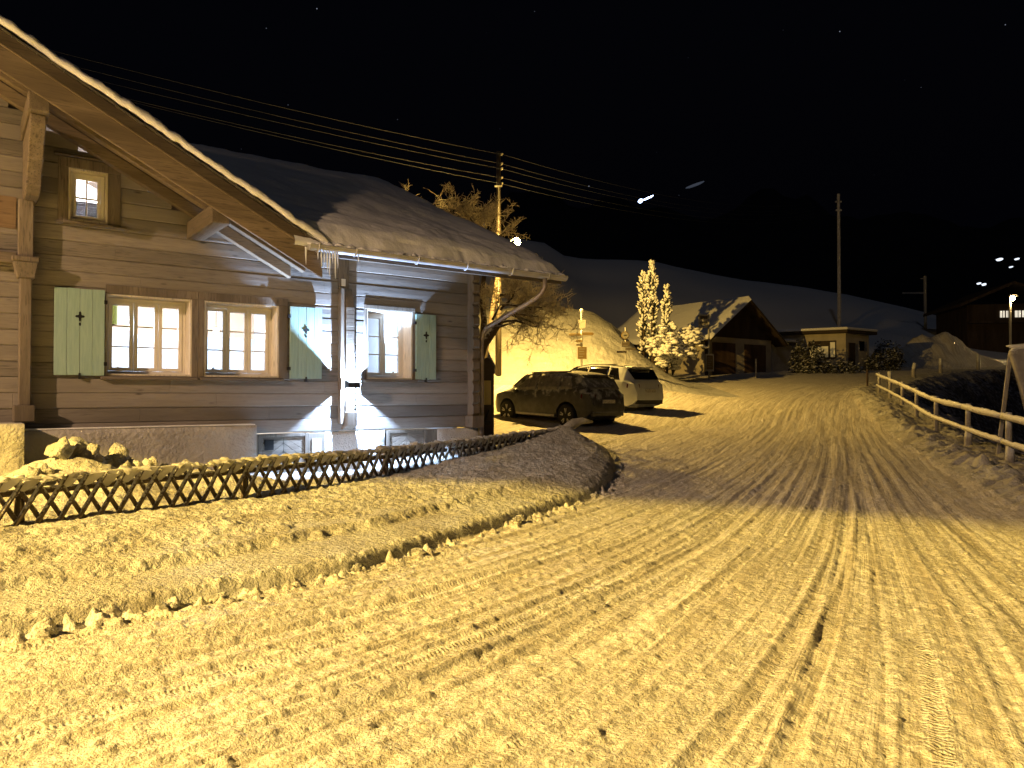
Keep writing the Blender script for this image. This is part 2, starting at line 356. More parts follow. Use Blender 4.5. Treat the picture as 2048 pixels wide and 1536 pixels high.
def poly_dist(X, Y, pts):
    """distance to an open polyline, signed: + on the left of its direction"""
    best = np.full(X.shape, 1e9); sg = np.ones(X.shape); al = np.zeros(X.shape); acc = 0
    for (x0, y0), (x1, y1) in zip(pts[:-1], pts[1:]):
        dx, dy = x1 - x0, y1 - y0; L2 = dx * dx + dy * dy; L = math.sqrt(L2)
        t = np.clip(((X - x0) * dx + (Y - y0) * dy) / L2, 0, 1)
        ex, ey = X - x0 - t * dx, Y - y0 - t * dy; d = np.hypot(ex, ey); k = d < best
        best = np.where(k, d, best); sg = np.where(k, np.sign(dx * ey - dy * ex), sg); al = np.where(k, acc + t * L, al); acc += L
    return best * sg, al
HILL_PX = [(-2600, 470), (900, 500), (1100, 515), (1300, 521), (1500, 560), (1700, 590), (1900, 640), (2048, 700), (2600, 742)]
HILL_X = [(p[0] - 1024) / F * 120 for p in HILL_PX]; HILL_Z = [1.6 + (790 - p[1]) / F * 120 for p in HILL_PX]
def base_z(X, Y):
    z = gz(Y) + 0 * X
    # slope behind the forecourt
    kn = sstep(27, 42, Y) * (1 - sstep(3.8, 9.2, X)) * 3.75
    kn = kn * (1 - .35 * sstep(44, 62, Y)); z = z + kn
    # large hill
    hz = np.interp(X * 120 / np.maximum(Y, 60), HILL_X, HILL_Z)
    k = np.clip((Y - 52) / 68.0, 0, 1); k = k * k * (3 - 2 * k) * .45 + k * .55
    z = z + k * np.maximum(hz - 3.9, 0) - np.maximum(Y - 122, 0) * .34
    # gully right of the railing
    dr = (X - rail_x(Y))
    gl = sstep(.25, 7, dr) * 4.2 * (1 - sstep(48, 60, Y)) * (1 - .5 * sstep(30, 60, X))
    z = z - gl
    z = z + np.exp(-((X - 31.3) / 2.7) ** 2 - ((Y - 54.5) / 2.0) ** 2) * (1.75 + 1.3 * fbm(X * .9, Y * .9, 4)) + sstep(46, 52, Y) * (1 - sstep(60, 75, Y)) * fbm(X * .5, Y * .5, 4) * .5      # ploughed mound by the bend
    return z
def fine_z(X, Y):
    z = base_z(X, Y)
    dE, al = poly_dist(X, Y, EDGE); dF, alF = poly_dist(X, Y, FENCE)
    inside = (dE > 0) & (Y < 16.6) & (X < 2.3)
    d = np.where(inside, dE, 0)
    wob = .15 * fbm(X * .9, Y * .9, 3) + .07 * fbm(X * 5, Y * 5, 3) + .03 * fbm(X * 14, Y * 14, 2)
    k = 1 + .30 * np.clip(Y - 9.5, 0, 6)
    dd = np.maximum(d + wob * sstep(.15, .9, d), 0) * k
    h = np.interp(dd, [0, .05, .09, .30, .72, .84, 1.0, 1.3, 1.45, 1.7, 2.2, 3.4], [0, .105, .125, .140, .155, .235, .250, .300, .33, .365, .385, .41])
    top = np.interp(Y, [4, 7, 9, 11, 13, 14.4, 15.6], [.98, .84, .62, .62, .82, 1.12, 1.5])
    hs = np.interp(dd, [0, .06, .25, .8, 1.6, 3], [0, .09, .19, .31, .37, .41]); ke = sstep(8.5, 12, Y); h = h * (1 - ke) + hs * ke
    h = h * (1 + (top - 1) * sstep(.6, 1.7, dd))
    gard = sstep(.0, .5, dF) * np.where(inside, 1, 0)
    h = h * (1 - gard) + gard * np.minimum(h, .55)
    # pile against the plinth
    pile = np.exp(-(((X + 5.3) / .9) ** 2 + ((Y - 8.75) / .5) ** 2)) * .50 + np.exp(-(((X + 4.2) / 1.2) ** 2 + ((Y - 9.5) / .45) ** 2)) * .26
    h = h + gard * pile
    lump = (np.abs(fbm(X * 2.2, Y * 2.2, 3, .5)) - .1) * .07 * sstep(.05, .5, d) + np.clip(fbm(X * 10, Y * 10, 3, .6), -.12, 1) * .045 * sstep(0, .1, d) + np.clip(fbm(X * 23, Y * 23, 3, .6), -.1, 1) * .034
    smooth_shelf = np.maximum(sstep(.16, .24, dd) * (1 - sstep(.66, .74, dd)), .85 * sstep(.80, .86, dd) * (1 - sstep(.98, 1.04, dd))) * (1 - .7 * sstep(7.5, 10, Y)); lump = lump * (1 - .85 * smooth_shelf)
    rough_belt = sstep(1.05, 1.3, dd) * (1 - sstep(1.8, 2.2, dd)); lump = lump * (.75 + .1 * rough_belt)
    z = z + np.where(inside, h + lump, 0)
    # crumbs thrown on the road beside the bank
    out = np.where(~inside & (Y < 16.6) & (X < 3), -dE, 99.)
    cr = np.clip(vnoise(X * 15, Y * 15) + .35 * vnoise(X * 31, Y * 31) - .12, 0, 1) * .20 * np.exp(-(out / .22) ** 2) + np.clip(vnoise(X * 9 + 7, Y * 9) - .18, 0, 1) * .16 * np.exp(-(out / .14) ** 2)
    z = z + np.where(out < 2, cr, 0)
    # right verge with its low ploughed ridge
    dr = X - rail_x(Y); far = 1 - sstep(33, 40, Y)
    ridge = np.exp(-((dr + .75) / .5) ** 2) * (.13 + .16 * np.abs(fbm(X * 2.3, Y * 2.3, 3)) + .10 * fbm(X * 7, Y * 7, 2))
    z = z + ridge * far
    lumps = np.abs(fbm(X * 3.1, Y * 3.1, 3)) * .16 * sstep(-1.5, -.6, dr); z = z + lumps
    # wheel tracks on the road
    xl, xr = track_x(TL, Y), track_x(TR, Y); w = xr - xl; v = (X - xl) / w; along = Y + .55 * X
    road = np.where(inside, 0, 1) * sstep(-1.2, -.8, -dr - 0) * 1.0
    road = np.where(inside, 0, 1) * (1 - sstep(-1.3, -.9, dr)) * sstep(1.5, 2.2, X + np.maximum(0, 40 - 4 * np.abs(Y - 30)) * 0 + np.where(Y < 14, 9, 0) + np.where((Y >= 14), .55 * (X - 2) * 0, 0)) 
    tr = np.zeros(X.shape); rr = random.Random(5)
    damp = np.clip(w / 4.2, .18, 1.0)
    for j in range(30):      # wheel paths with two pressed edges
        vj = -.22 + 1.5 * (j + rr.uniform(-.4, .4)) / 30; amp = rr.uniform(.03, .12); fr = rr.uniform(.10, .22); ph = rr.uniform(0, 6.28)
        wd = rr.uniform(.06, .11); dep = rr.uniform(.008, .016); a0 = rr.uniform(0, 6.28)
        q = (v - vj - amp * .35 * np.sin(along * fr + ph)) * w
        fade = (.25 + .75 * sstep(-.3, .5, np.sin(along * rr.uniform(.12, .3) + a0))) * damp
        tr -= dep * fade * np.exp(-(q / wd) ** 4); tr += dep * .9 * fade * (np.exp(-((q - wd * 1.3) / .028) ** 2) + np.exp(-((q + wd * 1.3) / .028) ** 2))
    for j in range(190):     # thin grooves and ridges left by single tread ribs
        vj = rr.uniform(-.25, 1.3); amp = rr.uniform(.0, .10); fr = rr.uniform(.10, .3); ph = rr.uniform(0, 6.28); wd = rr.uniform(.014, .024); dep = rr.uniform(-.017, .015); a0 = rr.uniform(0, 6.28)
        q = (v - vj - amp * .3 * np.sin(along * fr + ph)) * w
        tr += dep * np.exp(-(q / wd) ** 2) * sstep(-.35, .3, np.sin(along * rr.uniform(.2, .5) + a0)) * damp * (.6 + .9 * vnoise(along * 6 + j * 3.3, q * 0 + j))
    z = z + road * tr
    z = z + road * (fbm(v * w * 3.2, along * .9, 4, .6) * .016 + fbm(X * 11, Y * 11, 3, .65) * .015 + np.clip(fbm(X * 22, Y * 22, 2) - .12, 0, 1) * .03)
    z = z + np.where(inside | (dr > -1), 0, 1) * fbm(X * .5, Y * .5, 3) * .03
    # rough snow on the slope and on the ground far off
    sl = sstep(29, 33, Y) * (1 - sstep(5, 9, X)); z = z + sl * (fbm(X * .8, Y * .8, 4) * .22 + np.clip(fbm(X * 3, Y * 3, 3), 0, 1) * .14 * (1 - sstep(34, 37, Y)))
    gly = sstep(.6, 2.0, dr); z = z + gly * (fbm(X * .9, Y * .9, 4) * .5)
    return z, inside, dr, v, along, w
def spacing(a, stops):
    out = [a]; x = a
    for lim, d0, d1 in stops:
        st = x
        while x < lim - 1e-6:
            t = (x - st) / (lim - st); x = min(x + d0 + (d1 - d0) * t, lim); out.append(x)
    return np.array(out)
gx = spacing(-10, [(-7, .10, .05), (-4.2, .035, .018), (4.5, .017, .02), (9, .024, .05), (17, .06, .09), (36, .12, .3)])
gy = spacing(-.5, [(2.2, .1, .02), (8, .016, .021), (16.6, .024, .045), (33, .06, .14), (56, .16, .35)])
GX, GY = np.meshgrid(gx, gy)
GZ, inside, DRAIL, VV, AL, WW = fine_z(GX, GY)
edge = np.minimum(np.minimum(GX - gx[0], gx[-1] - GX), np.minimum(GY - gy[0], gy[-1] - GY)); GZ = GZ - .45 * (edge < 1e-6)
P = np.stack([GX, GY, GZ], -1); UV = np.stack([VV * 5.0, AL], -1)
def cell(a): return (a[:-1, :-1] + a[1:, 1:]) / 2
cb = inside[:-1, :-1] & inside[1:, 1:]; cd = cell(DRAIL); cx = cell(GX); cy = cell(GY); cv = cell(VV)
gully = cd > .55
verge = (cd > -1.25) & ~gully
slope = (~cb) & (cy > 30.5) & (cx < 9.5) & ~verge & ~gully & (cv < .0)
bankm = cb
roadm = ~(bankm | gully | verge | slope)
tag(grid_mesh('road', P, M['road'], uv=UV, mask=roadm), kind='structure')
tag(grid_mesh('snow_bank', P, M['snow_bank'], mask=bankm), kind='structure')
tag(grid_mesh('verge', P, M['snow_bank'], mask=verge), kind='structure')
tag(grid_mesh('gully_slope', P, M['scrub'], mask=gully), kind='structure')
tag(grid_mesh('snow_slope', P, M['snow_old'], mask=slope), kind='structure')
def height(x, y):
    i = np.clip(np.searchsorted(gx, x) - 1, 0, len(gx) - 2); j = np.clip(np.searchsorted(gy, y) - 1, 0, len(gy) - 2)
    if gx[0] < x < gx[-1] and gy[0] < y < gy[-1]: return float(GZ[j, i])
    return float(base_z(np.array([x]), np.array([y]))[0])
# wide terrain to the crest of the hill
tx = np.arange(-160, 221, 3.0); ty = np.concatenate([np.arange(-40, 60, 2.5), np.arange(60, 151, 3.0)])
TX, TY = np.meshgrid(tx, ty); TZ = base_z(TX, TY) + fbm(TX * .06, TY * .06, 4) * 1.2 * sstep(58, 75, TY) * (1 - .6 * sstep(105, 120, TY)) + fbm(TX * .4, TY * .4, 2) * .12
infine = (TX > gx[0] - .5) & (TX < gx[-1] + .5) & (TY > gy[0] - .5) & (TY < gy[-1] + .5); TZ = TZ - np.where(infine, 1.3, .0)
tag(grid_mesh('hill', np.stack([TX, TY, TZ], -1), M['snow']), kind='structure')
# mountains far beyond, black at night
mx = np.linspace(-1500, 1700, 110); my = np.linspace(700, 1900, 40); MX, MY = np.meshgrid(mx, my)
MZ = 40 + (MY - 700) * .36 + fbm(MX * .004, MY * .004, 4) * 150 + 40 * np.sin(MX * .004)
MZ = np.maximum(MZ, -40) * sstep(690, 860, MY) - 20
tag(grid_mesh('mountains', np.stack([MX, MY, MZ], -1), M['forest']), kind='structure')
# ------------------------------------------------------------------ the chalet (local frame: x along the front wall, -y towards the road)
hrz = math.atan2(DS.y, DS.x)
house = thing('chalet', 'large weathered timber chalet with lit windows, sage green shutters and snow covered roof', 'house', (NA.x * D0, NA.y * D0, 0), hrz)
ROW0, ROWH = 1.01, .205
SL, SR = -7.0, 7.69             # wall ends
OV = 1.4                        # overhang in front of the wall
RS0, RZ0, RK = 4.17, 3.90, .5216    # rake: top of its snow at RS0 is RZ0
AP = -1.6                       # apex
def rake_top(s): return RZ0 + RK * (RS0 - (s if s > AP else 2 * AP - s))
E0, EZ, KM = -OV, 3.74, .453    # main roof: eave line and pitch (roof surface)
RIDGE_Y = 5.0; VERGE = 8.66
OPEN = [(1.62, 2.74, 1.87, 3.0), (2.91, 4.03, 1.87, 3.0), (5.53, 6.41, 1.87, 3.06), (1.165, 1.635, 3.95, 4.66)]
# log wall
lg = MB(); rr = random.Random(2)
zc = sorted(set([round(ROW0 + ROWH * k, 4) for k in range(0, 29)] + [o[2] for o in OPEN] + [o[3] for o in OPEN]))
for z0, z1 in zip(zc[:-1], zc[1:]):
    if z1 - z0 < 1e-3: continue
    full0 = abs((z0 - ROW0) / ROWH - round((z0 - ROW0) / ROWH)) < 1e-3; full1 = abs((z1 - ROW0) / ROWH - round((z1 - ROW0) / ROWH)) < 1e-3
    row = int((z0 + 1e-4 - ROW0) / ROWH); r2 = random.Random(row * 31); off = r2.uniform(-.007, .007)
    zm = z1 + .30
    smax = min(SR, RS0 - (zm - RZ0) / RK) if zm > rake_top(SR) and z0 > 4.1 else SR
    smin = max(SL, 2 * AP - RS0 + (zm - RZ0) / RK) if z0 > 4.1 else SL
    if z0 > 4.1: smax = min(smax, RS0 - (zm - RZ0) / RK)
    if smax - smin < .2: continue
    cuts = [(smin, smax)]
    for o in OPEN:
        if o[2] < z1 - 1e-4 and o[3] > z0 + 1e-4:
            nc = []
            for a, b in cuts:
                if o[0] > a and o[1] < b: nc += [(a, o[0]), (o[1], b)]
                else: nc.append((a, b))
            cuts = nc
    nc = []
    for a, b in cuts:      # butt joints
        x = a
        while b - x > 4.2: y_ = x + r2.uniform(1.6, 3.6); nc.append((x, y_ - .0012)); x = y_ + .0012
        nc.append((x, b))
    for a, b in nc:
        c = .013; o = -off
        pol = [(.14, z0)]
        pol += [(o + c, z0), (o, z0 + c)] if full0 else [(o, z0)]
        zmid = (z0 + z1) / 2; pol += [(o - .003, zmid)]
        pol += [(o, z1 - c), (o + c, z1)] if full1 else [(o, z1)]
        pol += [(.14, z1)]
        lg.prism(pol, a, b, 0)
lg.build('log_wall', M['log'], house)
# crossing log ends: at the right corner and at the partition by the lamp
def log_ends(s0, s1, n, z0, z1, first, pitch, name='log_end_stack', taper=.0):
    m = MB(); z = z0; k = 0
    while z < z1 - .02:
        zz = min(z + pitch, z1); c = pitch * (.07 if pitch < .1 else .22); nn = n + random.Random(k + first).uniform(-.008, .008) * (.15 if pitch < .1 else 1)
        m.prism([(-nn + c, z), (-nn, z + c), (-nn, zz - c), (-nn + c, zz), (.0, zz), (.0, z)], s0, s1, 0); z = zz; k += 1
    return m.build(name, M['beam_z'], house)
log_ends(5.105, 5.25, .14, 1.30, 3.05, 1, .068); MB().box(5.02, 5.104, -.11, -.003, 1.12, 3.36).build('wall_post', M['beam_z'], house, bevel=.008)
lamp_cap = MB(); lamp_cap.hexa([(5.09, -.22, 1.10), (5.27, -.22, 1.10), (5.27, .0, 1.02), (5.09, .0, 1.02), (5.09, -.22, 1.33), (5.27, -.22, 1.33), (5.27, 0, 1.30), (5.09, 0, 1.30)]); lamp_cap.build('bracket', M['beam_z'], house, bevel=.008); lamp_cap = MB(); lamp_cap.hexa([(5.11, -.14, 3.052), (5.25, -.14, 3.052), (5.25, 0, 3.052), (5.11, 0, 3.052), (5.11, -.05, 3.36), (5.25, -.05, 3.36), (5.25, 0, 3.36), (5.11, 0, 3.36)]); lamp_cap.build('bracket', M['beam_z'], house, bevel=.008)
MB().box(5.02, 5.20, -.035, -.004, 3.36, 3.95).build('wall_post', M['beam_z'], house, bevel=.006)
MB().box(5.06, 5.13, -.055, -.036, 3.40, 3.52).build('junction_box', M['white_paint'], house, bevel=.004)
log_ends(7.58, 7.72, .20, 1.22, 4.1, 9, .205)
MB().hexa([(7.52, -.26, 1.0), (7.78, -.26, 1.0), (7.78, .0, 1.0), (7.52, .0, 1.0), (7.52, -.26, 1.22), (7.78, -.26, 1.22), (7.78, .0, 1.22), (7.52, .0, 1.22)]).build('corner_block', M['beam_z'], house, bevel=.01)
# right end, back and inner walls
gp = [(0.14, 1.0), (11.4, 1.0), (11.4, EZ + .25), (RIDGE_Y, EZ + KM * (RIDGE_Y + OV) - .22), (.14, EZ + KM * (.14 + OV) - .22)]
MB().prism(gp, SR - .16, SR - .02, 0).build('end_wall', M['log'], house)
MB().box(SL, SR - .17, 11.2, 11.38, .4, 4.1).build('back_wall', M['log'], house)
MB().box(SL, SL + .15, .15, 11.1, .4, 4.4).build('end_wall', M['log'], house)
# plinth: plaster walls, piers and the low chevron doors
def slab_wall(name, s0, s1, n, z0, z1, m, seed):
    nx, nz = max(4, int((s1 - s0) / .06)), max(4, int((z1 - z0) / .06)); X, Z = np.meshgrid(np.linspace(s0, s1, nx), np.linspace(z0, z1, nz))
    e = np.minimum(np.minimum(X - s0, s1 - X), z1 - Z); rnd = .02 * (1 - np.clip(e / .04, 0, 1)) ** 2
    Y = -n + rnd + .012 * fbm(X * 3 + seed, Z * 3, 4)
    Zt = Z + .012 * fbm(X * 2 + seed * 2, X * 0, 3) * (Z > z1 - 1e-6)
    Pm = np.stack([X, Y, Zt], -1)
    back = Pm[-1:].copy(); back[..., 1] = .10
    o = grid_mesh(name, np.concatenate([Pm, back], 0), m, house)
    b = MB(); b.box(s0 + .004, s1 - .004, -n + .03, .1, z0, z1 - .012); b.build(name, m, house)
    return o
slab_wall('plinth_wall', .60, 3.62, .26, .2, 1.145, M['plaster'], 1)
slab_wall('plinth_wall', -4, .655, .74, .2, 1.25, M['plaster'], 2)
slab_wall('plinth_pier', 4.80, 5.88, .02, .2, .995, M['roughcast'], 3)
slab_wall('plinth_pier', 6.93, 7.80, .06, .2, .985, M['roughcast'], 4)
sc_ = MB(); sc_.box(.62, 3.6, -.24, .02, 1.148, 1.163); sc_.build('snow_cover', M['snow'], house, bevel=.006)
def low_door(s0, s1, vent):
    d = MB().box(s0, s1, .03, .08, .2, .99); o = d.build('cellar_door', M['beam'], house)
    ch = MB(); mid = s0 + (s1 - s0) * .5; n = 7
    for sgn in (-1, 1):
        for k in range(-3, n + 3):
            z = .2 + k * .13; a0, a1 = (s0 + .06, mid - .003) if sgn < 0 else (mid + .003, s1 - .06)
            w = (a1 - a0); za, zb = (z, z + w * .75) if sgn < 0 else (z + w * .75, z)
            q = [(a0, za), (a1, zb), (a1, zb + .12), (a0, za + .12)]
            q = [(x, min(max(zz, .21), .935)) for x, zz in q]
            if max(p[1] for p in q) - min(p[1] for p in q) < .02: continue
            ch.prism(q, .012, .03, 1)
    ch.build('chevron_boards', M['beam'], o, bevel=.003)
    fr = MB(); fr.box(s0, s0 + .055, -.005, .028, .2, .99); fr.box(s1 - .055, s1, -.005, .028, .2, .99); fr.box(s0 + .055, s1 - .055, -.005, .028, .94, .99); fr.build('door_frame', M['beam_z'], o, bevel=.004)
    if vent: MB().box(s0 + .10, s0 + .24, -.004, .012, .74, .90).build('vent', M['void'], o)
    return o
low_door(3.72, 4.52, True); low_door(5.92, 6.72, False)
for q_ in ((4.52, 4.80), (3.62, 3.72), (6.72, 6.93)): MB().box(q_[0], q_[1], .0, .06, .2, .985).build('door_post', M['beam_z'], house, bevel=.005)
MB().box(4.58, 4.74, -.012, -.001, .5, .90).build('white_panel', M['sign_white'], house)
# windows
def window(o, sashes, rows, rec=.29, blind=False):
    s0, s1, z0, z1 = o
    f = MB(); t = .025
    f.box(s0, s0 + t, -.012, rec, z0, z1); f.box(s1 - t, s1, -.012, rec, z0, z1); f.box(s0 + t, s1 - t, -.012, rec, z1 - t, z1); f.box(s0 + t, s1 - t, -.012, rec, z0, z0 + t)
    w = f.build('window', M['reveal'], house, bevel=.003)
    fm = MB(); a0, a1, b0, b1 = s0 + t, s1 - t, z0 + t, z1 - t; fw = .045
    fm.box(a0, a0 + fw, rec - .02, rec + .05, b0, b1); fm.box(a1 - fw, a1, rec - .02, rec + .05, b0, b1); fm.box(a0 + fw, a1 - fw, rec - .02, rec + .05, b1 - fw, b1); fm.box(a0 + fw, a1 - fw, rec - .02, rec + .05, b0, b0 + fw)
    fm.build('window_frame', M['white_paint'], w, bevel=.004)
    n = sashes; sw = (a1 - a0 - 2 * fw) / n
    for k in range(n):
        x0 = a0 + fw + k * sw + .003; x1 = x0 + sw - .006; zz0, zz1 = b0 + fw + .003, b1 - fw - .003; q = .05 if n > 1 else .035
        sm = MB(); sm.box(x0, x0 + q, rec - .03, rec + .03, zz0, zz1); sm.box(x1 - q, x1, rec - .03, rec + .03, zz0, zz1); sm.box(x0 + q, x1 - q, rec - .03, rec + .03, zz1 - q, zz1); sm.box(x0 + q, x1 - q, rec - .03, rec + .03, zz0, zz0 + q)
        for j in range(1, rows):
            zz = zz0 + q + (zz1 - zz0 - 2 * q) * j / rows; sm.box(x0 + q, x1 - q, rec - .022, rec + .022, zz - .009, zz + .009)
        if n == 1: xm = (x0 + x1) / 2; sm.box(xm - .009, xm + .009, rec - .018, rec + .018, zz0 + q, zz1 - q)
        sm.build('sash', M['white_paint'], w, bevel=.003)
        MB().box(x0 + q - .004, x1 - q + .004, rec - .003, rec + .003, zz0 + q, zz1 - q).build('pane', M['glass'], w)
    sl = MB(); sl.hexa([(s0 - .06, -.10, z0 - .055), (s1 + .06, -.10, z0 - .055), (s1 + .06, .0, z0 - .055), (s0 - .06, .0, z0 - .055), (s0 - .06, -.10, z0 - .02), (s1 + .06, -.10, z0 - .02), (s1 + .06, .0, z0 - .002), (s0 - .06, .0, z0 - .002)])
    sl.build('sill', M['beam'], w, bevel=.004)
    return w
for o in OPEN[:2]: window(o, 3, 3)
window(OPEN[2], 2, 3); wu = window(OPEN[3], 1, 2, rec=.16)
# face boards round the openings
def trim(o, l, r, t):
    def tb_(*q): MB().box(*q).build('window_trim', M['beam_z'], house, bevel=.004)
    if l: tb_(o[0] - l, o[0] - .001, -.022, -.004, o[2] - .02, o[3] + .001)
    if r: tb_(o[1] + .001, o[1] + r, -.022, -.004, o[2] - .02, o[3] + .001)
    if t: tb_(o[0] - l, o[1] + r, -.028, -.004, o[3] + .003, o[3] + t)
trim(OPEN[0], .0, .085, .12); trim(OPEN[1], .08, .14, .12); trim(OPEN[2], .05, .05, .07); trim(OPEN[3], .12, .16, .13)
ms = MB(); ms.hexa([(1.02, -.07, 3.90), (1.86, -.07, 3.90), (1.86, -.005, 3.90), (1.02, -.005, 3.90), (1.02, -.07, 3.925), (1.86, -.07, 3.925), (1.86, -.005, 3.94), (1.02, -.005, 3.94)]); ms.build('drip_board', M['beam'], house, bevel=.003); ms = MB(); ms.hexa([(1.0, -.08, 4.80), (1.9, -.08, 4.80), (1.9, -.005, 4.80), (1.0, -.005, 4.80), (1.0, -.08, 4.82), (1.9, -.08, 4.82), (1.9, -.005, 4.85), (1.0, -.005, 4.85)]); ms.build('drip_board', M['beam'], house, bevel=.003)
# shutters
def shutter(s0, s1, z0, z1, hinge_right):
    m = MB(); n = 4 if s1 - s0 > .5 else 3; w = (s1 - s0) / n; r2 = random.Random(int(s0 * 10))
    for k in range(n): m.box(s0 + k * w + .002, s0 + (k + 1) * w - .002, -.062 + r2.uniform(-.002, .002), -.036, z0 + r2.uniform(-.004, .004), z1 + r2.uniform(-.004, .004))
    sh = m.build('shutter', M['shutter'], house, bevel=.003)
    b = MB(); b.box(s0 + .03, s1 - .03, -.036, -.012, z0 + .12, z0 + .2); b.build('batten', M['shutter'], sh); b = MB(); b.box(s0 + .03, s1 - .03, -.036, -.012, z1 - .2, z1 - .12); b.build('batten', M['shutter'], sh)
    cx, cz = (s0 + s1) / 2, z0 + (z1 - z0) * .68; k = .062; poly = []
    for i in range(24):
        a = 2 * PI * i / 24; rr_ = k * (.40 + .60 * abs(math.cos(2 * a)) ** 3); poly.append((cx + rr_ * math.cos(a) * .95, cz + rr_ * math.sin(a) * 1.15))
    c = MB(); c.prism(poly, -.0665, -.058, 1); c.prism([(cx - .009, cz - .125), (cx + .009, cz - .125), (cx + .012, cz - .095), (cx, cz - .08), (cx - .012, cz - .095)], -.0665, -.058, 1); c.build('cutout_inlay', M['void'], sh)  # dark inlay on the face, painted shade of a pierced hole
    h = MB(); hx = s1 if hinge_right else s0
    for zz in (z0 + .16, z1 - .16): h = MB(); h.box(hx - .03 if not hinge_right else hx - .01, hx + .01 if not hinge_right else hx + .03, -.07, -.02, zz - .025, zz + .025); h.build('hinge', M['black'], sh)
    h = MB(); h.box((s0 + s1) / 2 - .012, (s0 + s1) / 2 + .012, -.075, -.02, z0 - .05, z0 + .03); h.build('catch', M['black'], sh)
    return sh
shutter(1.01, 1.605, 1.865, 3.03, True); shutter(4.19, 4.72, 1.86, 3.005, False); shutter(6.455, 6.87, 1.875, 3.03, False)
# interior of the lit room and of the attic room
ri = MB(); ri.box(.5, 7.45, 4.3, 4.4, .95, 3.4); ri.box(.4, .5, .15, 4.4, .95, 3.4); ri.box(7.35, 7.45, .15, 4.29, .95, 3.4); ri.box(5.0, 5.1, .15, 4.3, .95, 3.4); ri.build('interior_wall', M['int_wall'], house)
MB().box(.4, 7.45, .15, 4.3, 3.40, 3.45).build('interior_ceiling', M['int_wood'], house); MB().box(.4, 7.45, .15, 4.3, .9, .95).build('interior_floor', M['int_floor'], house)
bm_ = MB()
bm_.box(.5, 7.34, 1.9, 2.04, 3.24, 3.399)
bm_.build('ceiling_beam', M['int_wood'], house); MB().box(.5, 7.35, 4.26, 4.299, 2.78, 3.40).build('wall_panel', M['int_peach'], house)
at_ = MB(); at_.box(.9, 2.6, 1.9, 2.0, 3.9, 5.3); at_.box(.85, .9, .15, 2.0, 3.9, 5.6); at_.box(2.3, 2.35, .15, 2.0, 3.9, 5.0); at_.build('attic_wall', M['int_wall'], house)
at2 = MB(); at2.hexa([(.85, .15, 5.35), (2.4, .15, 4.75), (2.4, 2.0, 4.75), (.85, 2.0, 5.35), (.85, .15, 5.42), (2.4, .15, 4.82), (2.4, 2.0, 4.82), (.85, 2.0, 5.42)]); at2.build('attic_ceiling', M['int_wall'], house)
MB().hexa([(.9, .9, 5.15), (2.3, .9, 4.6), (2.3, 1.05, 4.6), (.9, 1.05, 5.15), (.9, .9, 5.27), (2.3, .9, 4.72), (2.3, 1.05, 4.72), (.9, 1.05, 5.27)]).build('attic_beam', M['napkin_red'], house)
bl = MB()
for k in range(9): bl.box(1.215, 1.585, .205, .215, 3.985 + .032 * k, 3.985 + .032 * k + .029)
bl.build('blind', M['napkin_grey'], house)
# roof: gable part
def rs(s): return rake_top(s) - .18        # roof surface of the gable
sg = MB()
for a, b in ((AP, RS0 + .02), (2 * AP - RS0, AP)):
    sg.hexa([(a, -OV, rs(a) - .10), (b, -OV, rs(b) - .10), (b, 8, rs(b) - .10), (a, 8, rs(a) - .10), (a, -OV, rs(a)), (b, -OV, rs(b)), (b, 8, rs(b)), (a, 8, rs(a))])
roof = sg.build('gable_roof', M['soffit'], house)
fa = MB(); ba = MB(); rf = MB(); sl_ = MB()
for sgn in (1, -1):
    def sx(s): return s if sgn > 0 else 2 * AP - s
    def strip(mb, n0, n1, top, h, a=AP, b=RS0):
        A, B = sx(a), sx(b); pts = [(A, -n0, rs(A) + top - h), (B, -n0, rs(B) + top - h), (B, -n1, rs(B) + top - h), (A, -n1, rs(A) + top - h), (A, -n0, rs(A) + top), (B, -n0, rs(B) + top), (B, -n1, rs(B) + top), (A, -n1, rs(A) + top)]
        mb.hexa(pts)
    strip(fa, OV + .035, OV + .003, -.005, .135); strip(ba, OV + .0, OV - .05, -.142, .30); strip(ba, OV + .028, OV + .002, -.142, .022)
    strip(rf, .75, .62, -.11, .16); strip(rf, .16, .03, -.11, .17)
    # slates under the snow give the ragged lower edge of the rake
    q = AP
    while q < RS0 - .1:
        w = random.uniform(.10, .17); A, B = sx(q), sx(q + w - .006); dz = random.uniform(-.008, .012)
        sl_.hexa([(A, -OV - .06, rs(A) + .002 + dz), (B, -OV - .06, rs(B) + .002 + dz), (B, -OV + .3, rs(B) + .002), (A, -OV + .3, rs(A) + .002), (A, -OV - .06, rs(A) + .024 + dz), (B, -OV - .06, rs(B) + .024 + dz), (B, -OV + .3, rs(B) + .024), (A, -OV + .3, rs(A) + .024)]); q += w
fa.build('fascia', M['soffit'], roof); ba.build('bargeboard', M['beam_rake'], roof, bevel=.006); rf.build('rafter', M['beam_rake'], roof, bevel=.006); sl_.build('slates', M['slate'], roof)
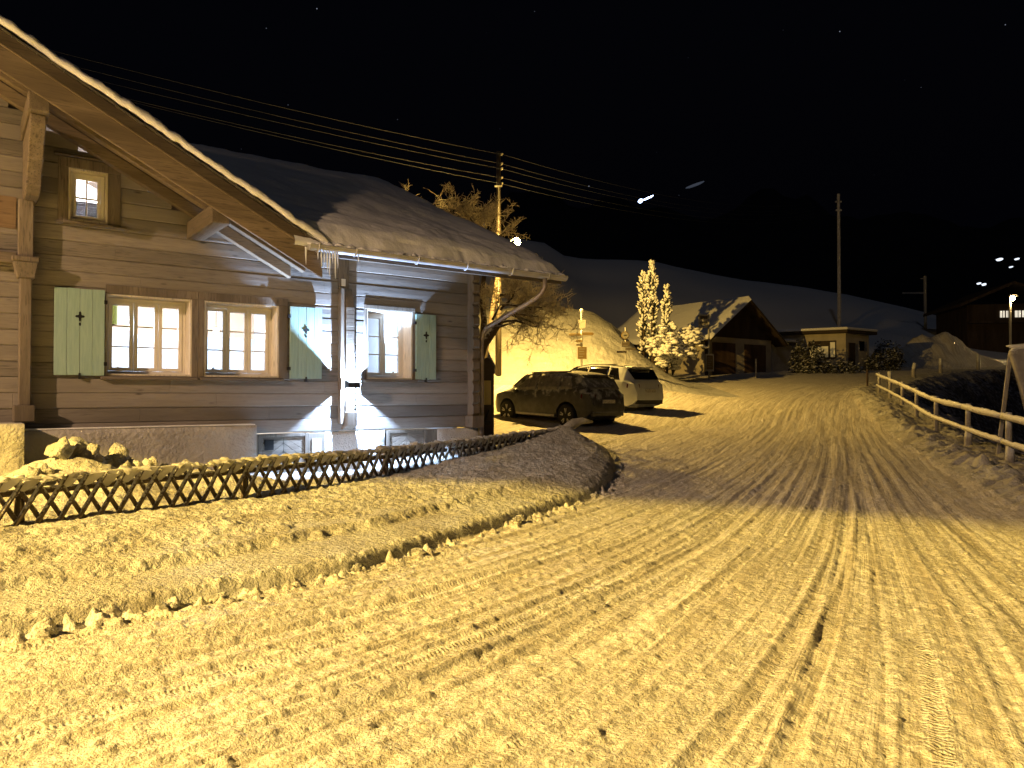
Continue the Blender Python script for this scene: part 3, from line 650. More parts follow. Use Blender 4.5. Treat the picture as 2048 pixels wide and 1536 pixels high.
# purlins, brackets and the porch post
pl = MB(); pl.box(2.66, 2.90, -1.34, -.01, 3.88, 4.13); pl.build('purlin', M['beam_y'], house, bevel=.012)
pl = MB(); pl.box(.62, .84, -1.36, -.01, 4.90, 5.12); pl.prism([(-1.25, 4.90), (-1.25, 4.78), (-1.02, 4.60), (-.95, 4.44), (-.75, 4.36), (-.70, 4.18), (-.5, 4.10), (-.01, 4.10), (-.01, 4.90)], .65, .81, 0); pl.build('purlin', M['beam_y'], house, bevel=.012)
PN = .49; po = MB(); po.box(.60, .77, -.68 + PN, -.52 + PN, 3.36, 4.12); po.box(.62, .755, -.67 + PN, -.53 + PN, 1.46, 3.14)
po.hexa([(.595, -.70 + PN, 3.10), (.785, -.70 + PN, 3.10), (.785, -.50 + PN, 3.10), (.595, -.50 + PN, 3.10), (.54, -.76 + PN, 3.30), (.82, -.76 + PN, 3.30), (.82, -.46 + PN, 3.30), (.54, -.46 + PN, 3.30)]); po.box(.53, .83, -.77 + PN, -.45 + PN, 3.302, 3.37)
po.box(.565, .80, -.74 + PN, -.46 + PN, 1.255, 1.47); po.build('porch_post', M['beam_z'], house, bevel=.012)
MB().box(-4, .59, -.66 + PN, -.54 + PN, 3.28, 3.42).build('porch_beam', M['beam'], house, bevel=.01)
MB().box(-4, .585, -.012, -.009 + .003, 3.75, 4.16).build('lit_tone_board', M['plank_lit'], house)  # thin sheet carrying the painted orange-lit tone of the wall
# main roof
def val_s(y): return RS0 + .06 - (EZ + KM * (y - E0) + .18 - RZ0) / RK
yv = [E0, 0, 2.5, RIDGE_Y]
mr = MB(); zr = lambda y: EZ + KM * (min(y, 2 * RIDGE_Y - y) - E0)
pts = [(min(val_s(y), 4.05), y) for y in yv]
vs = [(s, y, zr(y)) for s, y in pts] + [(VERGE, y, zr(y)) for y in yv]; vs += [(x, y, z - .13) for x, y, z in vs]
k = len(yv); fs = [(i, i + k, i + k + 1, i + 1) for i in range(k - 1)] + [(2*k + i, 2*k + i + 1, 3*k + i + 1, 3*k + i) for i in range(k - 1)] + [(i, i + 1, 2*k + i + 1, 2*k + i) for i in range(k - 1)] + [(k + i, 3*k + i, 3*k + i + 1, k + i + 1) for i in range(k - 1)] + [(0, 2*k, 3*k, k), (k - 1, 2*k - 1, 4*k - 1, 3*k - 1)]
mr.add(vs, fs)
b0 = 2 * RIDGE_Y - E0; mr.hexa([(SL - .8, RIDGE_Y + .003, zr(RIDGE_Y) - .13), (VERGE, RIDGE_Y + .003, zr(RIDGE_Y) - .13), (VERGE, b0, EZ - .13), (SL - .8, b0, EZ - .13), (SL - .8, RIDGE_Y + .003, zr(RIDGE_Y)), (VERGE, RIDGE_Y + .003, zr(RIDGE_Y)), (VERGE, b0, EZ), (SL - .8, b0, EZ)])
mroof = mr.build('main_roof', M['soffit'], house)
MB().hexa([(4.1, E0 - .02, EZ - .15), (VERGE, E0 - .02, EZ - .15), (VERGE, E0 + .03, EZ - .15), (4.1, E0 + .03, EZ - .15), (4.1, E0 - .02, EZ - .01), (VERGE, E0 - .02, EZ - .01), (VERGE, E0 + .03, EZ - .01), (4.1, E0 + .03, EZ - .01)]).build('eave_board', M['beam'], mroof)
# snow on the roofs
def roof_snow(name, s_lo, s_hi, y0, y1, surf, thick, eave_y=True, free_lo=True, free_hi=True, ns=200, ny=90, waves=True, parent=None, over=.07):
    ty_ = np.linspace(0, 1, ny) ** 1.5; ys = y0 - over + (y1 - y0 + over) * ty_
    T = np.linspace(0, 1, ns); Pm = np.zeros((ny, ns, 3)); 
    for i, y in enumerate(ys):
        a, b = s_lo(max(y, y0)), s_hi(max(y, y0)); s = a + (b - a) * T
        d1 = np.full(ns, 9.) if not free_lo else (s - a); d2 = np.full(ns, 9.) if not free_hi else (b - s)
        dy = y - (y0 - over); dm = np.minimum(np.minimum(d1, d2), dy + .02)
        prof = 1 - np.exp(-(np.maximum(dm, 0) / (.13 if waves else .035)) ** 1.0)
        n1 = fbm(s * 1.6, y * 1.6 + 0 * s, 4); n2 = fbm(s * .7 + 3, y * 2.6 + 0 * s, 3)
        zz = np.array([surf(q, y) for q in s]) + thick * prof * (1 + .22 * n1) + (.14 * n2 * np.exp(-max(dy, 0) / .8) * prof if waves else (.03 * n2 + .05 * fbm(s * 9, y * 9 + 0 * s, 3)) * prof) + .02
        Pm[i, :, 0] = s + .02 * n1; Pm[i, :, 1] = y + (.05 * fbm(s * 2.3, s * 0, 3) if i < 8 else 0) ; Pm[i, :, 2] = zz
    lowf = Pm[:1].copy(); lowf[..., 2] -= .05 + .03 * np.abs(fbm(lowf[..., 0] * 7, lowf[..., 0] * 0, 3)); lowf[..., 1] += .02
    low2 = lowf.copy(); low2[..., 1] += .15; low2[..., 2] += .05
    return grid_mesh(name, np.concatenate([low2, lowf, Pm], 0), M['snow_roof'], parent)
roof_snow('roof_snow', lambda y: min(val_s(y), 4.08) - .34, lambda y: VERGE + .03, E0, RIDGE_Y + .25, lambda s, y: EZ + KM * (min(y, 2 * RIDGE_Y - y) - E0), .27, free_lo=False, ns=240, ny=110, parent=mroof)
def g_surf(s, y): return rs(s) + .024
roof_snow('roof_snow', lambda y: AP, lambda y: RS0 + .05, E0 - .03, 6.5, g_surf, .15, free_lo=False, ns=320, ny=50, waves=False, parent=roof, over=.06)
roof_snow('roof_snow', lambda y: 2 * AP - RS0 - .05, lambda y: AP, E0 - .03, 6.5, g_surf, .15, free_hi=False, ns=120, ny=30, waves=False, parent=roof, over=.06)
# snow hump added by the ridge to stand for a pale light smear
hb = MB(); hb.blob((.2, RIDGE_Y + .1, zr(RIDGE_Y) + .30), .9, .5, .16, 5, .2, 3); hb.build('light_smear_hump', M['snow_roof'], mroof, smooth=True)
# gutter, brackets, downpipe
gt = MB(); gy0 = E0 - .10; gzt = EZ - .035; n = 9; a0, a1 = 3.93, VERGE + .02
ring = [(gy0 + .075 * math.cos(a), gzt + .075 * math.sin(a)) for a in [PI + PI * k / (n - 1) for k in range(n)]]
ring2 = [(gy0 + .067 * math.cos(a), gzt + .067 * math.sin(a)) for a in [PI + PI * k / (n - 1) for k in range(n)]]
gt.prism(ring + ring2[::-1], a0, a1, 0); gt.prism(ring, a0 - .004, a0 + .004, 0); gt.prism(ring, a1 - .004, a1 + .004, 0)
gt.tube([(a0, gy0 - .075, gzt + .004), (a1, gy0 - .075, gzt + .004)], .011, 6)
gut = gt.build('gutter', M['zinc'], mroof)
for s in (4.05, 4.62, 5.65, 6.55, 7.45, 8.25):
    b = MB(); b.tube([(s, gy0 + .085 * math.cos(a), gzt + .085 * math.sin(a)) for a in [PI * .93 + (PI * 1.1) * k / 8 for k in range(9)]], .012, 5, squash=.6); b.build('gutter_bracket', M['zinc'], gut)
gs = MB()
for k in range(46):
    s = 4.0 + (VERGE - 4.05) * k / 45 + random.uniform(-.04, .04); gs.blob((s, gy0 + random.uniform(-.01, .03), gzt + .02), random.uniform(.05, .13), .055, random.uniform(.025, .06), k, .3, 1)
gs.build('gutter_snow', M['snow'], gut, smooth=True)
ic = MB()
for k in range(70):
    s = random.uniform(4.3, 7.4); l = random.uniform(.02, .07); ic.tube([(s, gy0 - .06, gzt + .03), (s, gy0 - .062, gzt + .03 - l)], [.010, .002], 5)
ic.build('ice_fringe', M['ice'], gut)
dp = MB(); ps = hw(1090, 566, OV + .1)[0]
path = [(ps, gy0, gzt - .06), (ps, gy0, gzt - .22), (ps - .03, gy0 + .05, gzt - .32), (ps - .10, gy0 + .14, gzt - .42), (7.87, -.22, 2.86), (7.83, -.14, 2.74), (7.82, -.12, 2.6), (7.82, -.12, .6)]
dp.tube(path, .042, 10); dp.build('downpipe', M['copper_pipe'], house, smooth=True)
# icicles under the left end of the gutter
for k, (px, ln) in enumerate([(612, .22), (636, .13), (643, .24), (649, .19), (655, .30), (660, .36), (666, .17), (671, .38), (676, .22), (717, .10)]):
    s = hw(px, 500, OV + .1)[0]; p = house_to_world(s, OV + .1, gzt - .06)
    m = MB(); r2 = random.Random(k); q = [(0, 0, .03)] ; q += [(r2.uniform(-.003, .003), r2.uniform(-.003, .003), -ln * t) for t in (.0, .25, .5, .75)] + [(0, 0, -ln)]
    m.tube(q, [.017, .016, .013, .010, .006, .0015], 7); o = m.build('icicle', M['ice'], None, smooth=True); o.location = p
    tag(o, ('short lone icicle hanging under the gutter right of the icicle cluster' if k == 9 else 'thick icicle hanging at the very left end of the gutter' if k == 0 else 'longest of the clear icicles hanging in a cluster under the gutter' if k == 7 else 'clear icicle hanging in the cluster under the left gutter end'), 'icicle', 'icicles hanging under the gutter')
# up-and-down wall lamp on the log ends
wl = thing('wall_lamp', 'small dark up and down wall lamp glowing cold white on the log ends', 'lamp', house_to_world(5.18, .225, 1.775), hrz)
lm = MB(); lm.box(-.10, .10, -.055, .055, -.055, -.045); lm.box(-.10, .10, -.055, .055, .045, .055)
lm = MB(); lm.box(-.10, -.093, -.068, .08, -.06, .06); lm.box(.093, .10, -.068, .08, -.06, .06); lm.box(-.10, .10, -.075, -.0685, -.06, .035)
lm.build('housing', M['black'], wl)
g = MB(); g.box(-.03, .03, -.05, -.03, -.012, .0); g.build('lens', M['led_glow'], wl)
def spot(name, loc, dirv, power, col, size, blend, rad):
    l = bpy.data.lights.new(name, 'SPOT'); l.energy = power; l.color = col; l.spot_size = size; l.spot_blend = blend; l.shadow_soft_size = rad
    o = bpy.data.objects.new(name, l); COL.objects.link(o); o.location = loc; o.rotation_euler = Vector(dirv).to_track_quat('-Z', 'Y').to_euler(); return o
def point(name, loc, power, col, rad):
    l = bpy.data.lights.new(name, 'POINT'); l.energy = power; l.color = col; l.shadow_soft_size = rad
    o = bpy.data.objects.new(name, l); COL.objects.link(o); o.location = loc; return o
LED = (.44, .64, 1)
spot('wall_lamp_up', house_to_world(5.18, .235, 1.775 - .030), (0, 0, 1), LED_UP, LED, R(179), .02, .008)
spot('wall_lamp_down', house_to_world(5.18, .235, 1.775 + .015), (0, 0, -1), LED_DN, LED, R(179), .02, .008)
# lamps in the rooms
for s, y, z in ((1.9, 2.3, 2.75), (3.7, 2.3, 2.75), (6.2, 2.2, 2.75)):
    p = house_to_world(s, -y, z); t = thing('ceiling_lamp', 'lit lamp hanging inside the chalet ' + {1.9: 'behind the left three-sash window', 3.7: 'behind the middle three-sash window', 6.2: 'behind the small right window'}[s], 'lamp', p, 0, 'lamps inside the chalet')
    b = MB(); b.lathe([(.0, -.06), (.05, -.04), (.06, 0), (.04, .05), (.0, .06)], n=12); b.build('bulb', M['bulb_warm'], t, smooth=True); c = MB(); c.tube([(0, 0, .06), (0, 0, .64)], .006, 5); c.build('cord', M['black'], t)
    point('room_light', p, ROOM * (.55 if s > 5 else 1), (.66, .82, 1), .12)
point('attic_light', house_to_world(1.5, -1.3, 4.5), ROOM * .35, (1, .9, .88), .08)
p = house_to_world(1.75, -.75, 2.78); t = thing('pendant_lamp', 'olive green drum lampshade hanging inside the left window', 'lamp', p); m = MB(); m.lathe([(.13, -.14), (.13, .14), (.125, .14), (.125, -.14)], n=20); m.build('lamp_shade', M['lampshade'], t, smooth=False); m = MB(); m.tube([(0, 0, .14), (0, 0, .6)], .005, 5); m.build('cord', M['black'], t); m = MB(); m.box(-.12, .12, -.006, .006, .10, .105); m.build('shade_bar', M['black'], t)
# folded napkins and cushions standing along the inner sills
for px, kind, w in ((236, 'napkin_tan', .13), (298, 'napkin_red', .12), (334, 'napkin_grey', .15), (358, 'napkin_tan', .10), (427, 'napkin_grey', .16), (476, 'napkin_tan', .10), (527, 'napkin_tan', .12), (787, 'napkin_tan', .14)):
    s, z = hw(px, 745, -.42); z = 1.93
    w *= .8; m = MB(); h = w * random.uniform(.8, 1.2); h *= .8; m.add([(-w * .5, -.03, 0), (w * .5, -.03, 0), (w * .5, .03, 0), (-w * .5, .03, 0), (w * random.uniform(-.2, .3), 0, h)], [(3, 2, 1, 0), (0, 1, 4), (1, 2, 4), (2, 3, 4), (3, 0, 4)])
    o = m.build('folded_napkin', M[kind], None); o.location = house_to_world(s, -.42, z); o.rotation_euler = (0, 0, hrz)
    nm = {'napkin_tan': 'tan', 'napkin_red': 'rust red', 'napkin_grey': 'grey'}[kind]
    wn = {236: 'by the left pane of the left window', 298: 'by the middle pane of the left window', 334: 'in the right pane of the left window', 358: 'at the right edge of the left window', 427: 'by the left pane of the middle window', 476: 'by the middle pane of the middle window', 527: 'by the right pane of the middle window', 787: 'in the small right window'}[px]
    tag(o, nm + ' folded napkin on the inner shelf ' + wn, 'napkin', 'folded napkins inside the windows')
MB().box(.52, 7.3, .31, .55, 1.885, 1.93).build('inner_shelf', M['int_wood'], house)
# ------------------------------------------------------------------ lattice fence in front of the chalet
fp = [Vector((x, y, 0)) for x, y in FENCE]
facc = [0]
for a, b in zip(fp[:-1], fp[1:]): facc.append(facc[-1] + (b - a).length)
FL = facc[-1]
def fpt(d):
    d = min(max(d, 0), FL)
    for i in range(len(fp) - 1):
        if d <= facc[i + 1] + 1e-9:
            t = (d - facc[i]) / (facc[i + 1] - facc[i]); q = fp[i].lerp(fp[i + 1], t)
            dr = (fp[min(i + 2, len(fp) - 1)] - fp[max(i - 0, 0)]).normalized(); return q, dr
def ftop(d):
    q, _ = fpt(d); return float(np.interp(q.y, [4, 6.8, 8, 10.3, 12.2, 15, 15.8], [.80, .815, .815, .815, .83, .90, .93]))
fence = thing('lattice_fence', 'snow capped lattice fence of crossed wooden stakes in front of the chalet', 'fence', tuple(fp[0]) [:2] + (0,), 0)
fo = Vector((fp[0].x, fp[0].y, 0))
fs1 = MB(); fs2 = MB(); fsn = MB(); pitch = .187; rr = random.Random(4); nst = int(FL / pitch)
HT = .80; SK = .60
for k in range(nst + 6):
    d = k * pitch
    for sgn, mb, off in ((1, fs1, .022), (-1, fs2, -.022)):
        dt = d + rr.uniform(-.012, .012) + (0 if sgn > 0 else pitch * .5); zt = ftop(dt) + rr.uniform(-.012, .012)
        db = dt - sgn * SK * HT
        if dt > FL or dt < 0 or db < -.2 or db > FL + .2: continue
        (q1, dr1), (q0, dr0) = fpt(dt), fpt(db); nrm = Vector((dr1.y, -dr1.x, 0))   # towards the road
        a = q1 + nrm * off - fo; b = q0 + nrm * off - fo
        mid = fpt((dt + db) / 2)[0] + nrm * off - fo
        mb.tube([(b.x, b.y, zt - HT), (mid.x, mid.y, zt - HT / 2), (a.x, a.y, zt)], [.024, .024, .021], 7)
        if sgn > 0:
            # snow caught in the notch above the crossing and hanging over the rail
            c = q1 - fo; w = .07 + rr.uniform(-.01, .025)
            fsn.blob((c.x, c.y, zt + .0 + rr.uniform(-.02, .012)), w * .9, w * .6, .026 + rr.uniform(0, .014), k, .4, 2, rot=None)
            e = fpt(dt + pitch * .40)[0] - fo + nrm * .012
            if rr.random() < .93:
                t0, t1 = fpt(dt + .02)[0] - fo, fpt(dt + pitch * .95)[0] - fo; low = rr.uniform(.10, .16)
                vv = []
                for (pp, hz_) in ((t0, .02), (t1, .02), (t1, -.02 - low * .25), (e, -low)):
                    for o2 in (.030, -.030): vv.append((pp.x + nrm.x * o2, pp.y + nrm.y * o2, zt + hz_))
                fl = []
                for dd_, hz_ in ((.012, .012), (.012 - SK * low, -low), (pitch * rr.uniform(.30, .5) - SK * low * .4, -low * rr.uniform(.7, 1.0)), (pitch * rr.uniform(.62, .8), -.035), (pitch * .9, .015)):
                    c0 = fpt(dt + dd_)[0] - fo; fl.append((c0.x, c0.y, zt + hz_))
                nf = len(fl); fv = [(a_[0] + nrm.x * (o2 + .35 * (a_[2] - zt) * (o2 > 0)), a_[1] + nrm.y * (o2 + .35 * (a_[2] - zt) * (o2 > 0)), a_[2]) for o2 in (.034, -.045) for a_ in fl]
                fsn.add(fv, [tuple(range(nf)), tuple(range(nf, 2 * nf))[::-1]] + [(i_, (i_ + 1) % nf, nf + (i_ + 1) % nf, nf + i_) for i_ in range(nf)])
        elif rr.random() < .8:
            c = q1 - fo; fsn.blob((c.x, c.y, zt - .01), .055, .05, .03, k + 500, .4, 2)
fs1.build('front_stakes', M['stake'], fence, smooth=True); fs2.build('back_stakes', M['stake'], fence, smooth=True)
sc_o = fsn.build('snow_cap', M['snow_thin'], fence, smooth=True); e_s = sc_o.modifiers.new('split', 'EDGE_SPLIT'); e_s.split_angle = R(50)
for dz in (.13, .58):
    m = MB(); ptsr = []
    for d in np.linspace(0, FL, 40):
        q, dr = fpt(d); nrm = Vector((dr.y, -dr.x, 0)); c = q - nrm * .065 - fo; ptsr.append((c.x, c.y, ftop(d) - dz))
    m.tube(ptsr, .036, 8); m.build('rail', M['stake'], fence, smooth=True)
for d in np.arange(1.3, FL, 2.45):
    q, dr = fpt(d); nrm = Vector((dr.y, -dr.x, 0)); c = q - nrm * .12 - fo; m = MB(); m.tube([(c.x, c.y, .1), (c.x, c.y, ftop(d) + .02)], .045, 8); m.build('post', M['stake'], fence, smooth=True)
# snowed-up end of the fence
q, dr = fpt(FL); m = MB(); zt = ftop(FL)
m.tube([(q.x - .5 * dr.x - fo.x, q.y - .5 * dr.y - fo.y, zt - .05), (q.x - fo.x, q.y - fo.y, zt + .06), (q.x + .2 * dr.x + .1 - fo.x, q.y + .2 * dr.y - fo.y, zt + .12), (q.x + .34 * dr.x + .25 - fo.x, q.y + .34 * dr.y - fo.y, zt + .09)], [.05, .11, .07, .02], 8); m.build('snow_tip', M['snow_bank'], fence, smooth=True)
# chunks of ploughed snow in the garden
ck = 0
for (px, py, Y, r) in [(150, 912, 9.0, .20), (205, 915, 9.2, .13), (235, 905, 9.35, .19), (180, 925, 9.0, .13), (268, 918, 9.45, .12), (120, 925, 8.7, .14), (300, 925, 9.5, .11), (330, 922, 9.7, .08), (370, 920, 9.9, .12), (400, 922, 10.0, .09), (85, 930, 8.4, .12), (60, 925, 8.2, .16)]:
    p = at(px, py, Y); m = MB(); m.blob((0, 0, 0), r, r * .85, r * .72, ck * 7, .34, 3); o = m.build('snow_chunk', M['snow_bank'], None, smooth=True); o.location = (p.x, p.y, height(p.x, p.y) + r * .5); o.rotation_euler = (ck * 1.3, ck * .7, ck * 2.1)
    tag(o, 'rough lump of ploughed snow lying in the garden before the plaster plinth', 'snow lump', 'snow lumps in the garden'); ck += 1
# crumbs along the road edge
rr = random.Random(8)
for i, (a, b) in enumerate(zip(EDGE[1:8], EDGE[2:9])):
    for k in range(5):
        t = rr.random(); x = a[0] + (b[0] - a[0]) * t + rr.uniform(-.02, .16); y = a[1] + (b[1] - a[1]) * t - rr.uniform(-.02, .16); r = rr.uniform(.025, .07)
        m = MB(); m.blob((0, 0, 0), r, r * .85, r * .7, ck, .35, 2); o = m.build('snow_clod', M['snow_bank'], None); o.location = (x, y, height(x, y) + r * .3); ck += 1
        tag(o, 'small snow clod lying on the road edge below the ploughed bank', 'snow clod', 'snow clods along the road edge')
# ------------------------------------------------------------------ railing on the right
rail = thing('post_and_rail_fence', 'low rimed post and rail fence along the right edge of the snowy road', 'fence', (7.3, 8, 0))
ro = Vector((7.3, 8, 0)); rr = random.Random(3)
RP = [(6.2, 5.0), (7.0, 7.2), (7.75, 9.4), (8.45, 11.6), (9.1, 13.75), (9.95, 16.35), (11.05, 19.5), (12.45, 23.0), (13.75, 26.3), (14.95, 29.5), (15.85, 32.2)]
rp = []
for x, y in RP:
    x += .12; zb = float(base_z(np.array([x]), np.array([y]))[0]); zt = gz(y) + (.93 if y < 25 else .86); rp.append((Vector((x, y, zt)), zb))
    m = MB(); m.tube([(x - ro.x, y - ro.y, zb - .5), (x - ro.x, y - ro.y, zt - .3), (x - ro.x + .01, y - ro.y, zt + .03)], [.06, .056, .052], 9); m.build('post', M['frosted_wood'], rail, smooth=True)
for (a, _), (b, _) in zip(rp[:-1], rp[1:]):
    for dz, r in ((-.05, .05), (-.52, .042)):
        mid = (a + b) / 2 + Vector((0, 0, rr.uniform(-.03, .0))); off = Vector((-.085, .04, 0))
        m = MB(); m.tube([p + off + Vector((0, 0, dz)) - ro for p in (a, a.lerp(mid, .5), mid, mid.lerp(b, .5), b)], [r, r * .95, r, r * .96, r], 8); m.build('rail', M['frosted_wood'], rail, smooth=True)
        s = MB(); s.tube([a.lerp(b, k / 24) + off + Vector((rr.uniform(-.006, .006), 0, dz + r * .72 + rr.uniform(-.006, .014))) - ro for k in range(25)], [.036 + rr.uniform(-.010, .008) for k in range(25)], 7); s.build('snow_strip', M['snow'], rail, smooth=True)
# short old posts beside the railing (second row seen through it)
for px, y, h, lab in ((1931, 16.1, .62, 'stubby rimed post leaning behind the railing, farther of the two'), (2013, 13.6, .5, 'stubby rimed post leaning behind the railing, nearer of the two')):
    x = at(px, 880, y).x; z = gz(y) + .15 - .5; m = MB(); m.tube([(0, 0, -.5), (0, 0, h * .7), (.02, 0, h + .1)], [.085, .08, .07], 9); o = m.build('old_post', M['frosted_wood'], None, smooth=True); o.location = (x + .12, y + .1, z + .1); tag(o, lab, 'post', 'stubby posts behind the railing')
# marker posts round the bend
for px, pyb, h, Y, lab in ((1780, 768, 23, 36.2, 'rimed marker post at the bend, nearest to the railing end'), (1827, 757, 28, 40.2, 'rimed leaning marker post second after the railing end'), (1881, 746, 27, 44.2, 'slim rimed marker post third after the railing end'), (1956, 737, 26, 48.2, 'rimed marker post on a lit snow hump before the dark hillside')):
    p = at(px, pyb, Y); z = height(p.x, p.y); H = h * Y / F * 1.1
    m = MB(); m.tube([(0, 0, -.6), (0, 0, H * .5), (rr.uniform(-.03, .08), 0, H + p.z - z)], [.105, .10, .095], 8); o = m.build('marker_post', M['frosted_wood'], None, smooth=True); o.location = (p.x, p.y, z); tag(o, lab, 'post', 'marker posts round the bend')
p = at(1735, 790, 33.5); m = MB(); m.tube([(0, 0, -.4), (0, 0, .75)], .045, 8); o = m.build('snow_pole', M['kiosk_brown'], None); o.location = (p.x, p.y, height(p.x, p.y)); tag(o, 'short dark red snow pole at the far end of the railing', 'snow pole')
p = at(1512, 755, 40.5); m = MB(); m.tube([(0, 0, -.3), (0, 0, 1.05)], .05, 8); m.tube([(0, 0, .75), (0, 0, .9)], .053, 8); o = m.build('snow_pole', M['sign_white'], None); o.location = (p.x, p.y, height(p.x, p.y)); tag(o, 'white snow pole standing before the garage doors', 'snow pole')
# snow covered A-shaped board at the right edge
bx = at(2030, 800, 14.6); bz = float(base_z(np.array([bx.x]), np.array([14.6]))[0])
abd = thing('sandwich_board', 'tall leaning A-shaped board thickly plastered with snow at the right picture edge', 'board', (bx.x, 14.6, 0), R(-8))
m = MB(); m.beam((-.10, .55, bz - .3), (-.075, .0, 2.42), .075, .05, up=(0, 1, 0)); m.build('leg', M['frosted_wood'], abd, bevel=.012)
m = MB(); pol = [(-.12, 2.40), (-.06, 2.20), (.06, 1.75), (.17, 1.25), (.30, .5), (.42, bz - .2), (1.05, bz - .2), (1.0, 1.2), (.93, 2.2), (.86, 2.46), (.7, 2.55), (.1, 2.56), (-.05, 2.53), (-.11, 2.47)]
m.prism(pol, -.13, .03, 1); m.build('panel', M['frosted_wood'], abd, bevel=.05, seg=3)
m = MB(); m.blob((.4, -.05, 2.55), .52, .16, .07, 3, .12, 3); m.build('snow_cap', M['snow'], abd, smooth=True)
# dark rounded cabinet by the corner of the chalet
cp = at(971, 800, 14.35); cabz = height(cp.x, cp.y)
cab = thing('information_cabinet', 'tall dark brown cabinet with rounded top and pale notice beside the chalet corner', 'cabinet', (cp.x + .03, cp.y, min(cabz, .55)), R(8))
m = MB(); hw_ = .135; H = 1.78 + .55 - min(cabz, .55); pol = [(-hw_, -.2), (hw_, -.2), (hw_, H - .18)] + [(hw_ * math.cos(a), H - .18 + .17 * math.sin(a)) for a in [PI * k / 10 for k in range(1, 10)]] + [(-hw_, H - .18)]
m.prism(pol, -.02, .9, 1); m.build('body', M['kiosk_brown'], cab, bevel=.01)
m = MB(); m.box(-.10, .075, -.028, -.021, H - .92, H - .45); m.build('notice', M['notice'], cab); m = MB(); m.tube([(-.05, -.06, H - 1.25), (.03, -.06, H - 1.02)], .025, 6); m.box(-.06, .06, -.12, -.021, H - 1.3, H - 1.22); m.build('flap', M['black'], cab)
